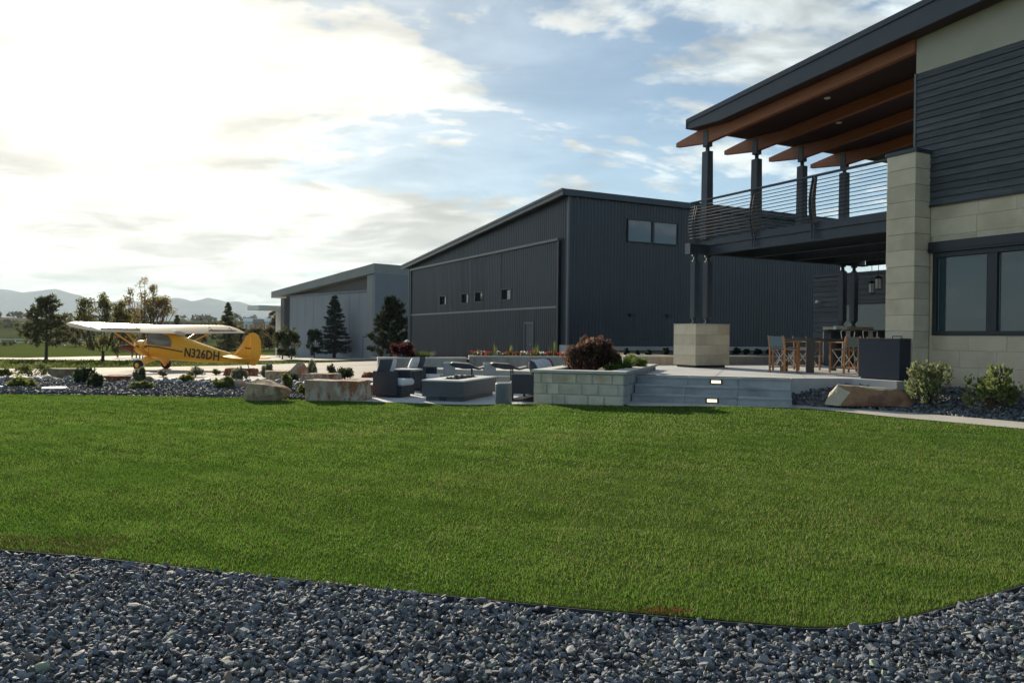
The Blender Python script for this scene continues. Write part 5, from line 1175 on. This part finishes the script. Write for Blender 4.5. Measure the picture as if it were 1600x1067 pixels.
def broadleaf(name, loc, h, r, label, c0, c1, seed, leaf=0.12, n=5200, trunk_h=0.22, group=None, clump=0.17, dry=None, pd=0.0, levels=3, spread=1.0):
    rg = np.random.default_rng(seed); t = empty(name, loc); tag(t, label, 'tree', group); mb = MB(); tips = []
    def grow(p, d, L_, rad, lv):
        q = p+d*L_*0.5+Vector(rg.normal(0, 0.04*L_, 3)); e = p+d*L_
        mb.tube([tuple(p), tuple(q), tuple(e)], [rad, rad*0.8, rad*0.6], 6 if lv < 2 else 4, cap=False)
        if lv >= levels: tips.append(e); return
        if lv >= levels-1: tips.append(q)
        for _ in range(int(rg.integers(3, 5))):
            nd = (d+Vector((rg.normal(0, 0.55*spread), rg.normal(0, 0.55*spread), rg.uniform(-0.15, 0.45)))).normalized(); grow(e, nd, L_*rg.uniform(0.62, 0.85), rad*0.55, lv+1)
    tr = MB().tube([(0, 0, -0.1), (0.01*h, 0, h*trunk_h*0.6), (0.0, 0.01*h, h*trunk_h)], [0.026*h, 0.020*h, 0.017*h], 8); tr.build('trunk', M['bark'], t, smooth=True)
    for k in range(6):
        a = 6.283*k/6+rg.uniform(-0.3, 0.3); tl = rg.uniform(0.25, 0.8)*spread
        grow(Vector((0, 0, h*trunk_h*rg.uniform(0.8, 1.0))), Vector((math.cos(a)*tl, math.sin(a)*tl, 1)).normalized(), h*0.24, 0.012*h, 1)
    T = np.array([p[:] for p in tips]); sxy = r/max(1e-6, np.percentile(np.abs(T[:, :2]), 96)); T[:, :2] *= sxy; zt = T[:, 2].copy(); T[:, 2] = h*trunk_h+(zt-zt.min())/(zt.max()-zt.min())*h*(0.95-trunk_h)
    for i_, v in enumerate(mb.v): mb.v[i_] = (v[0]*sxy, v[1]*sxy, v[2] if v[2] < h*trunk_h else h*trunk_h+(v[2]-zt.min())/(zt.max()-zt.min())*h*(0.95-trunk_h) if v[2] > zt.min() else h*trunk_h)
    mb.build('limbs', M['bark'], t)
    k = rg.integers(0, len(T), n); o_ = rg.normal(0, 1, (n, 3)); o_ /= np.linalg.norm(o_, axis=1, keepdims=True); C = T[k]+o_*(rg.uniform(0, 1, n)**0.5)[:, None]*r*clump*1.3
    link('crown', leaf_mesh('crown', leaf_quads(C, None, leaf, 1.4), tint(n, c0, c1, dry, pd), M['leaf']), t); return t
def tpos(px_, ybot): return atg(px_, ybot)
def th(p, hpx): return hpx*p.y/FPX
PN = ((0.10, 0.11, 0.055), (0.17, 0.17, 0.085)); SP = ((0.055, 0.070, 0.062), (0.10, 0.115, 0.095)); BL = ((0.15, 0.135, 0.055), (0.26, 0.215, 0.09))
p = tpos(72, 562); conifer('pine_tree', p, th(p, 99), th(p, 40), 'open rounded pine on the grass at the far left', *PN, 5, 'pine', 1.5, 0.20, 0.15)
p = tpos(160, 563); broadleaf('deciduous_tree', p, th(p, 106), th(p, 34), 'dark leafy tree behind the near wing tip of the aeroplane', (0.11, 0.115, 0.045), (0.20, 0.185, 0.075), 8, 0.10, 6500, 0.14)
p = tpos(233, 559); broadleaf('deciduous_tree', p, th(p, 126), th(p, 42), 'tall airy backlit tree behind the aeroplane cabin', *BL, 17, 0.10, 6800, 0.16, dry=(0.33, 0.22, 0.12), pd=0.2, clump=0.13)
p = tpos(356, 551); conifer('spruce_tree', p, th(p, 82), th(p, 24), 'spruce behind the aeroplane wing, left of the porch', *PN, 23, 'spruce', 1.4, 0.06, 0.24)
p = tpos(276, 550); conifer('spruce_tree', p, th(p, 60), th(p, 13), 'small dark conifer right of the airy backlit tree', *PN, 29, 'spruce', 1.2, 0.06, 0.22)
p = tpos(522, 559); conifer('spruce_tree', p, th(p, 101), th(p, 31), 'blue-grey spruce standing before the pale hangar door', *SP, 31, 'spruce', 1.7, 0.10, 0.20)
p = aty(611, 560, 61.0); p.z = gz(61.0); conifer('pine_tree', p, th(p, 104), th(p, 36), 'dense dark pine between the two hangars', (0.035, 0.045, 0.030), (0.065, 0.075, 0.045), 37, 'pine', 2.2, 0.08, 0.20)
p = tpos(441, 561); broadleaf('young_tree', p, th(p, 52), th(p, 11), 'slender young tree left of the pale hangar door', (0.055, 0.07, 0.03), (0.11, 0.12, 0.05), 43, 0.12, 2000, 0.12, clump=0.3)
p = tpos(455, 561.5); broadleaf('young_tree', p, th(p, 50), th(p, 11), 'second slender young tree, nearer the pale hangar door', (0.055, 0.07, 0.03), (0.11, 0.12, 0.05), 44, 0.12, 2000, 0.12, clump=0.3)
p = tpos(491, 559); broadleaf('young_tree', p, th(p, 46), th(p, 10), 'young tree just left of the blue-grey spruce', (0.04, 0.055, 0.03), (0.08, 0.10, 0.05), 47, 0.12, 2200, 0.10, clump=0.3)
for i, (px_, yb, hp, rp, lab) in enumerate(((402, 547, 38, 17, 'brownish broad tree right of the aeroplane tail'), (421, 546, 36, 14, 'brownish tree under the white porch'), (432, 544, 60, 10, 'tall tree seen behind the white porch'), (118, 541, 30, 12, 'small distant tree between the pine and the wing tip'), (193, 545, 66, 20, 'distant tree between the two deciduous trees'), (300, 542, 30, 18, 'low distant tree behind the cabin of the aeroplane'), (374, 545, 34, 16, 'low tree just above the aeroplane fin'))):
    p = tpos(px_, yb); broadleaf('distant_tree', p, th(p, hp), th(p, rp), lab, (0.085, 0.075, 0.04), (0.16, 0.125, 0.065), 60+i, 0.22, 2200, 0.10, clump=0.26, group='trees beyond the far road')

# woods and hedges across the fields: too far to tell the trees apart
def woods():
    Q = []; Cc = []
    def blob(x, y, r_, h_, n):
        z = float(terrain_z(x, y)); o_ = RNG.normal(0, 1, (n, 3)); o_ /= np.linalg.norm(o_, axis=1, keepdims=True); C = o_*(RNG.uniform(0.5, 1, n))[:, None]*np.array([r_, r_, h_/2])+np.array([x, y, z+h_*0.45]); C[:, 2] = np.maximum(C[:, 2], z+0.1)
        Q.append(leaf_quads(C, None, r_*0.42, 1.3)); Cc.append(tint(n, (0.035, 0.045, 0.025), (0.07, 0.075, 0.04)))
    for x in np.arange(-1100, 900, 7.5):
        if RNG.uniform() < 0.86: blob(x+RNG.normal(0, 3), 935+RNG.normal(0, 20), RNG.uniform(4, 9), RNG.uniform(5, 11), 34)
    for x in np.arange(-330, 60, 5): 
        if RNG.uniform() < 0.7: blob(x, 520+0.12*x+RNG.normal(0, 12), RNG.uniform(2.5, 5), RNG.uniform(3, 7), 30)
    for x in np.arange(-170, 20, 3.5):
        if RNG.uniform() < 0.75: blob(x, 280-0.1*x+RNG.normal(0, 5), RNG.uniform(1.5, 3.2), RNG.uniform(2, 4.5), 30)
    for x in np.arange(-120, -20, 2.5):
        if RNG.uniform() < 0.6: blob(x, 150+RNG.normal(0, 6), RNG.uniform(0.6, 1.6), RNG.uniform(0.8, 1.6), 24)
    q = np.concatenate(Q); c = np.concatenate(Cc); tag(link('distant_woods', leaf_mesh('distant_woods', q, c, M['leaf'])), 'far-off woods and hedges across the fields', 'woods', kind='stuff')
woods()
# rough grass clumps on the strips beyond the apron
def rough():
    n = 9000; x = RNG.uniform(-62, -9, n); y = RNG.uniform(33, 57, n); A_ = [(-62, 33.4), (-23, 36.4), (-19.6, 40.8), (-16.9, 45.3), (-15.5, 49.8), (-12.2, 58), (-14, 62), (-24, 56.4), (-62, 57)]; k = inpoly(x, y, A_); x, y = x[k], y[k]; n = len(x)
    C = np.stack([x, y, np.array([gz(q) for q in y])+0.0], -1); q = leaf_quads(C, np.tile(np.array([0, 0, 1.0]), (n, 1)), 0.10, 1.6, 0.3)
    tag(link('rough_grass', leaf_mesh('rough_grass', q, tint(n, (0.06, 0.085, 0.02), (0.12, 0.14, 0.04)), M['leaf'])), 'rough grass on the strip beyond the apron', 'grass', kind='stuff')
rough()
# distant houses
hc = [(392, 503, 20, 'white', 'far white house just right of the aeroplane fin'), (404, 504, 14, 'tan', 'far orange-tan house among the distant trees'), (423, 503, 16, 'white', 'far pale house under the porch roof'), (30, 529, 0, '', '')]
M['tanw'] = mat('tan_wall', (0.45, 0.28, 0.14), None, rough=0.8); M['farroof'] = mat('far_roof', (0.22, 0.20, 0.19), None, rough=0.7)
for px_, py_, w_, mm, lab in hc[:3]:
    Y = 420; p = aty(px_, py_, Y); w = w_*Y/FPX; z0 = float(terrain_z(p.x, Y)); t = empty('farm_house', (p.x, Y, z0), R(15)); tag(t, lab, 'house', 'far houses below the ridge')
    z1 = max(2.5, p.z-z0); MB().box(-w/2, w/2, -3, 3, -1, z1).build('wall', M['white'] if mm == 'white' else M['tanw'], t); MB().prism([(-3.6, z1), (3.6, z1), (0, z1+2.0)], 'x', -w/2-0.4, w/2+0.4).build('roof', M['farroof'] if mm != 'white' else M['white'], t)
    for k in (-1, 0, 1): MB().box(k*w*0.3-0.5, k*w*0.3+0.5, -3.05, -2.99, z1*0.4, z1*0.75).build('window', M['glass'], t)
# low white rail fences in the field
for (x0, x1, Y, lab) in ((-112, -88, 150, 'white fence rails in the field at the far left'), (-95, -66, 158, 'white fence rails in the field beside the pine'),):
    t = empty('field_fence', (x0, Y, gz(Y)), 0); tag(t, lab, 'fence', 'white field fences'); n = 9; w = (x1-x0)
    for i in range(n): MB().box(w*i/(n-1)-0.06, w*i/(n-1)+0.06, -0.06, 0.06, 0, 1.25).build('post', M['white'], t)
    for z in (0.5, 1.0): MB().box(0, w, -0.03, 0.03, z, z+0.16).build('rail', M['white'], t)

# ------------------------------------------------------------------ aeroplane (x forward, y left, z up; pitched up on its tailwheel)
AZP = R(74); S = 1.03
ap = empty('aeroplane', (-17.55, 37.5, -0.425), R(90)+AZP); ap.scale = (S, S, S); tag(ap, 'yellow high-wing taildragger aeroplane with sun glare painted cream on its wing parked on the apron', 'aeroplane')
PT = R(5.2)
def rot(p):  # fuselage frame -> standing attitude, pivot at the main axle
    x, y, z = p; return (x*math.cos(PT)-(z-0.22)*math.sin(PT)*1.0, y, 0.22+(z-0.22)*math.cos(PT)+x*math.sin(PT))
def rb(mb): mb.v = [rot(v) for v in mb.v]; return mb
def ring(x, zb, zt, hw, n=20, e=3.2):
    zc_ = (zb+zt)/2; hh = (zt-zb)/2; out = []
    for k in range(n):
        a = 2*math.pi*(k+0.5)/n; c, s = math.cos(a), math.sin(a); q = (abs(c)**e+abs(s)**e)**(-1/e); out.append((x, hw*c*q, zc_+hh*s*q))
    return out
def fus(x):  # bottom, top, half width
    xs_ = [-5.35, -4.4, -3.4, -2.4, -1.6, -0.9, -0.3, 0.15, 0.5, 0.8, 1.02]
    b = np.interp(x, xs_, [0.92, 0.82, 0.72, 0.64, 0.60, 0.58, 0.58, 0.60, 0.63, 0.70, 0.86]); t_ = np.interp(x, xs_, [1.14, 1.22, 1.36, 1.55, 1.74, 1.86, 1.86, 1.50, 1.34, 1.30, 1.20]); w = np.interp(x, xs_, [0.03, 0.12, 0.22, 0.30, 0.34, 0.36, 0.36, 0.36, 0.35, 0.30, 0.16]); return float(b), float(t_), float(w)
mb = MB(); mb.loft([ring(x, *fus(x)) for x in (-5.35, -4.9, -4.4, -3.9, -3.4, -2.9, -2.4, -2.0, -1.6, -1.25, -0.9, -0.6, -0.3, -0.05, 0.15, 0.35, 0.5, 0.65, 0.8, 0.92, 1.02)])
fo = rb(mb).build('fuselage', M['yellow'], ap, smooth=True)
def side_plate(pts, th_=0.012, off=0.004, sy=1):
    """thin plate following the fuselage side; pts in (x,z)"""
    mb = MB(); n = len(pts); V = []
    for o_ in (off, off+th_): V += [(x, sy*(fus(x)[2]*1.0+o_), z) for x, z in pts]
    mb.add(V, [tuple(range(n)), tuple(range(n, 2*n))]+[(i, (i+1) % n, n+(i+1) % n, n+i) for i in range(n)]); return rb(mb)
for sy in (1, -1):
    side_plate([(0.10, 1.22), (0.12, 1.50), (-0.02, 1.76), (-0.7, 1.78), (-1.05, 1.72), (-1.25, 1.45), (-1.25, 1.22), (-0.6, 1.20)], sy=sy).build('cabin_window', M['cabin'], fo)
    side_plate([(0.10, 1.16), (0.30, 1.10), (0.18, 1.06), (0.40, 0.98), (0.05, 1.04), (0.12, 1.09), (-0.6, 1.10), (-1.9, 1.03), (-1.9, 1.085), (-0.6, 1.165)], sy=sy, off=0.006).build('stripe', M['brown'], fo)
    side_plate([(-3.72, 1.00), (-4.2, 0.985), (-4.2, 1.01), (-3.72, 1.03)], sy=sy, off=0.008).build('stripe', M['brown'], fo)
    for k in range(2): rb(MB().tube([(0.62+0.14*k, sy*0.33, 1.02), (0.62+0.14*k, sy*0.46, 1.02)], 0.07, 8)).build('engine_cylinder', M['steel_dk'], fo)
for x in (0.32, -0.02):      # cowling and door seams
    MB_ = MB(); MB_.loft([[(x+dx, y*1.012, (z-1.0)*1.012+1.0) for (_, y, z) in ring(x, *fus(x))] for dx in (-0.010, 0.010)], cap=False); rb(MB_).build('panel_seam', M['brown'], fo)
# lettering on the side
def lettering(txt, x0, z0, size, sy=1):
    cu = bpy.data.curves.new('marking', 'FONT'); cu.body = txt; cu.size = size; cu.extrude = 0.004; cu.offset = 0.012; cu.space_character = 1.05; cu.resolution_u = 2
    to = bpy.data.objects.new('marking_src', cu); COL.objects.link(to); bpy.context.view_layer.update()
    me = bpy.data.meshes.new_from_object(to.evaluated_get(bpy.context.evaluated_depsgraph_get())); bpy.data.objects.remove(to)
    for v in me.vertices:
        x = x0-v.co.x*sy if sy > 0 else x0+v.co.x; z = z0+v.co.y*1.22; y = sy*(fus(x)[2]*0.99+0.016)+sy*v.co.z
        if z > 1.2 or True: v.co = rot((x, y, z))
    me.materials.clear(); me.materials.append(M['brown_dk']); return link('registration', me, fo)
M['brown_dk'] = mat('registration_paint', (0.045, 0.030, 0.016), None, rough=0.5)
lettering('N326DH', -1.98, 0.86, 0.47)
# wing: ribbed fabric, rounded tips
def airfoil(x_le, chord, zoff, y, thick=0.125, n=10):
    up = []; lo = []
    for i in range(n+1):
        u = (1-math.cos(math.pi*i/n))/2; tck = thick*chord*(2.9*math.sqrt(u)*(1-u)*0.62+0.1*(u-u*u)); up.append((x_le-u*chord, y, zoff+tck*0.95+0.02*chord*(1-u))); lo.append((x_le-u*chord, y, zoff-tck*0.25+0.02*chord*(1-u)))
    return up+lo[1:-1][::-1]
rings = []; ys_w = []
y = -5.37
ribs = np.linspace(-5.37, 5.37, 73)
for i, y in enumerate(ribs):
    e = max(0.0, (abs(y)-4.55)/0.82); q = math.sqrt(max(0.0, 1-e**2.2)); ch = 1.62*(0.10+0.90*q); xl = 0.12-1.62*0.42*(1-(0.10+0.90*q)); k = i % 2
    rings.append(airfoil(xl, ch, 1.885+abs(y)*0.014, y, 0.118+(0.018 if k == 0 else -0.008)))
wg = MB().loft(rings)
WA = R(6.0)
def wrot(v):
    x, y_, z = v; dx, dz = x-0.12, z-1.93; return (0.12+dx*math.cos(WA)-dz*math.sin(WA), y_, 2.06+dz*math.cos(WA)+dx*math.sin(WA))
def wb(mb): mb.v = [wrot(v) for v in mb.v]; return rb(mb)
wo_ = wb(wg).build('wing', M['wing'], ap, smooth=True)
for sy in (-1, 1):
    g_ = wb(MB().box(-1.20, -1.185, min(sy*2.3, sy*4.5), max(sy*2.3, sy*4.5), 1.99, 2.052)); g_.build('aileron_gap', M['brown'], wo_)
    for yy in (2.5, 4.1): wb(MB().tube([(-1.0, sy*yy, 2.06), (-1.02, sy*yy, 2.16), (-1.28, sy*(yy+0.02), 2.02)], 0.014, 5)).build('aileron_horn', M['brown'], wo_)
    for xf, xw in ((-0.08, -0.18), (-0.14, -0.95)): rb(MB().tube([(xf, sy*0.35, 0.66), (xw, sy*2.95, 1.90)], 0.032, 8)).build('wing_strut', M['yellow'], ap, smooth=True)
    # main gear leg: a fabric-covered V
    leg = MB(); top0, top1, foot = (0.16, sy*0.33, 0.63), (-0.70, sy*0.33, 0.60), (0.0, sy*0.84, 0.30)
    Vv = []
    for o_ in (-0.022, 0.022): Vv += [(top0[0], top0[1]+o_, top0[2]), (top1[0], top1[1]+o_, top1[2]), (foot[0]-0.14, foot[1]+o_, foot[2]-0.05), (foot[0]+0.10, foot[1]+o_, foot[2]-0.07)]
    leg.add(Vv, [(0, 1, 2, 3), (7, 6, 5, 4), (0, 4, 5, 1), (1, 5, 6, 2), (2, 6, 7, 3), (3, 7, 4, 0)]); rb(leg).build('gear_leg', M['yellow'], ap)
    w = empty('wheel', (0, 0, 0)); w.parent = ap
    ty = MB(); prof = [(0.10, -0.085), (0.19, -0.10), (0.235, -0.065), (0.245, 0.0), (0.235, 0.065), (0.19, 0.10), (0.10, 0.085)]; ty.lathe(prof, 24); ty.v = [(x, sy*0.91+z, yv+0.245) for x, yv, z in ty.v]; ty.build('tyre', M['tyre'], w, smooth=True)
    hb = MB(); hb.lathe([(0.02, -0.10), (0.105, -0.092), (0.105, 0.092), (0.02, 0.10)], 16); hb.v = [(x, sy*0.91+z, yv+0.245) for x, yv, z in hb.v]; hb.build('hub', M['yellow'], w)
    # cabane wires inside the tail: brace struts
    rb(MB().tube([(-4.75, sy*0.06, 1.0), (-4.85, sy*0.72, 1.155)], 0.012, 5)).build('tail_brace', M['wing'], ap); rb(MB().tube([(-4.85, sy*0.72, 1.17), (-4.95, sy*0.02, 1.72)], 0.010, 5)).build('tail_brace', M['wing'], ap)
    # stabiliser and elevator
    st_ = MB(); pts = [(-4.35, 0.03), (-4.42, 0.45), (-4.62, 1.05), (-4.85, 1.38), (-5.12, 1.46), (-5.12, 0.03)]; st_.prism([(x, sy*yv) for x, yv in pts], 'z', 1.145, 1.18); rb(st_).build('stabiliser', M['yellow'], ap, bevel=0.008)
    el = MB(); pts = [(-5.135, 0.12), (-5.135, 1.46), (-5.35, 1.42), (-5.62, 1.10), (-5.72, 0.70), (-5.68, 0.35), (-5.50, 0.12)]; el.prism([(x, sy*yv) for x, yv in pts], 'z', 1.118, 1.165); rb(el).build('elevator', M['yellow'], ap, bevel=0.008)
sm = lambda pts: pts
fin = MB(); fin.prism([(-4.15, 1.20), (-4.50, 1.36), (-4.78, 1.72), (-4.98, 2.10), (-5.22, 2.28), (-5.24, 1.10)], 'y', -0.022, 0.022); fn = rb(fin).build('fin', M['yellow'], ap, bevel=0.008)
rud = MB(); rud.prism([(-5.25, 2.28), (-5.42, 2.29), (-5.62, 2.19), (-5.76, 1.94), (-5.82, 1.56), (-5.80, 1.24), (-5.72, 0.98), (-5.58, 0.82), (-5.40, 0.80), (-5.25, 0.86)], 'y', -0.020, 0.020); rb(rud).build('rudder', M['yellow'], ap, bevel=0.008)
mk = MB()
for k in range(3): mk.box(-5.00-0.11*k-0.07, -5.00-0.11*k, 0.022, 0.027, 1.52, 1.60)
rb(mk).build('fin_mark', M['brown_dk'], fn)
mb = MB(); mb.loft([[(x, y_, z) for (x, y_, z) in ring(x_, t0, t1, w_, 12, 2.2)] for x_, t0, t1, w_ in ((-1.55, 1.74, 1.93, 0.20), (-1.1, 1.80, 1.98, 0.30), (-0.6, 1.84, 1.99, 0.33))]); rb(mb).build('skylight', M['wing'], fo, smooth=True)
tw_z = rot((-5.15, 0, 0.90)); MB().tube([tw_z, (tw_z[0]-0.10, 0, 0.14)], 0.018, 6).build('tail_spring', M['steel_dk'], ap); t2 = MB(); t2.lathe([(0.04, -0.025), (0.085, -0.028), (0.095, 0), (0.085, 0.028), (0.04, 0.025)], 16); t2.v = [(x+tw_z[0]-0.12, z, yv+0.095) for x, yv, z in t2.v]; t2.build('tail_wheel', M['tyre'], ap)
pr = MB(); pr.lathe([(0.09, 0), (0.07, 0.10), (0.01, 0.16)], 14); pr.v = [(1.02+z, x, 1.02+yv) for x, yv, z in pr.v]; rb(pr).build('spinner', M['steel'], ap)
for s in (-1, 1):
    pb = MB(); pb.prism([(s*0.05, -0.05), (s*0.45, -0.075), (s*0.92, -0.04), (s*0.92, 0.03), (s*0.45, 0.06), (s*0.05, 0.05)], 'x', 1.07, 1.095); pb.v = [(x, z_-1.02 if False else y_, 1.02+z_) for x, y_, z_ in pb.v]; rb(pb).build('propeller_blade', M['bark'], ap)

# ------------------------------------------------------------------ red horse statue on the grass
p = atg(197, 559); k = p.y/FPX; hh = 26*k
def statue():
    verts = [(-0.52, 0, 0.62), (-0.15, 0, 0.60), (0.28, 0, 0.62), (0.52, 0, 0.80), (0.68, 0, 0.98), (0.86, 0, 0.92), (-0.62, 0, 0.50), (-0.66, 0, 0.30)]
    edges = [(0, 1), (1, 2), (2, 3), (3, 4), (4, 5), (0, 6), (6, 7)]; rad = [0.15, 0.15, 0.14, 0.09, 0.075, 0.045, 0.03, 0.02]
    for x, s in ((-0.45, 1), (-0.45, -1), (0.32, 1), (0.32, -1)):
        b = len(verts); base_i = 0 if x < 0 else 2; bend = -0.06 if x < 0 else 0.03
        verts += [(x, 0.08*s, 0.42), (x+bend, 0.08*s, 0.22), (x, 0.08*s, 0.02)]; edges += [(base_i, b), (b, b+1), (b+1, b+2)]; rad += [0.07, 0.035, 0.032]
    for s in (1, -1): b = len(verts); verts.append((0.66, 0.05*s, 1.12)); edges.append((4, b)); rad.append(0.02)
    me = bpy.data.meshes.new('horse_statue'); me.from_pydata([Vector(v)*hh for v in verts], edges, []); o = bpy.data.objects.new('horse_statue', me); COL.objects.link(o)
    o.modifiers.new('skin', 'SKIN')
    for sv, r_ in zip(me.skin_vertices[0].data, rad): sv.radius = (r_*hh, r_*hh)
    me.skin_vertices[0].data[1].use_root = True
    s_ = o.modifiers.new('sub', 'SUBSURF'); s_.levels = 1; s_.render_levels = 1
    bpy.context.view_layer.update(); m2 = bpy.data.meshes.new_from_object(o.evaluated_get(bpy.context.evaluated_depsgraph_get())); bpy.data.objects.remove(o)
    m2.materials.clear(); m2.materials.append(M['red']); o = link('horse_statue', m2); o.location = (p.x, p.y, p.z); o.rotation_euler = (0, 0, R(15)); tag(o, 'red horse sculpture standing on the grass behind the aeroplane nose', 'statue')
statue()
p = atg(222, 560); t = empty('post_sculpture', p); tag(t, 'dark group of short posts on the grass behind the aeroplane', 'posts')
for i, (x, h_) in enumerate(((-0.5, 0.55), (-0.25, 0.75), (0.05, 0.6), (0.4, 0.8), (0.6, 0.5))): MB().tube([(x, 0.1*(i % 2), -0.05), (x+0.03, 0.1*(i % 2), h_)], 0.05, 6).build('post', M['steel_dk'], t)

# ------------------------------------------------------------------ air: thin evening haze over the plain
HAZE_DENSITY = 0.70e-4
hzb = MB().box(-16000, 16000, -1500, 14500, -60, 760)
hm = bpy.data.materials.new('haze'); hm.use_nodes = True; nt = hm.node_tree; nt.nodes.clear(); out = nt.nodes.new('ShaderNodeOutputMaterial'); pv = nt.nodes.new('ShaderNodeVolumePrincipled')
pv.inputs['Color'].default_value = (0.70, 0.86, 1.0, 1); pv.inputs['Density'].default_value = HAZE_DENSITY; pv.inputs['Anisotropy'].default_value = 0.15
nt.links.new(pv.outputs[0], out.inputs['Volume'])
o = hzb.build('haze', hm); tag(o, 'thin pale haze over the plain and the mountains', 'haze', kind='stuff')
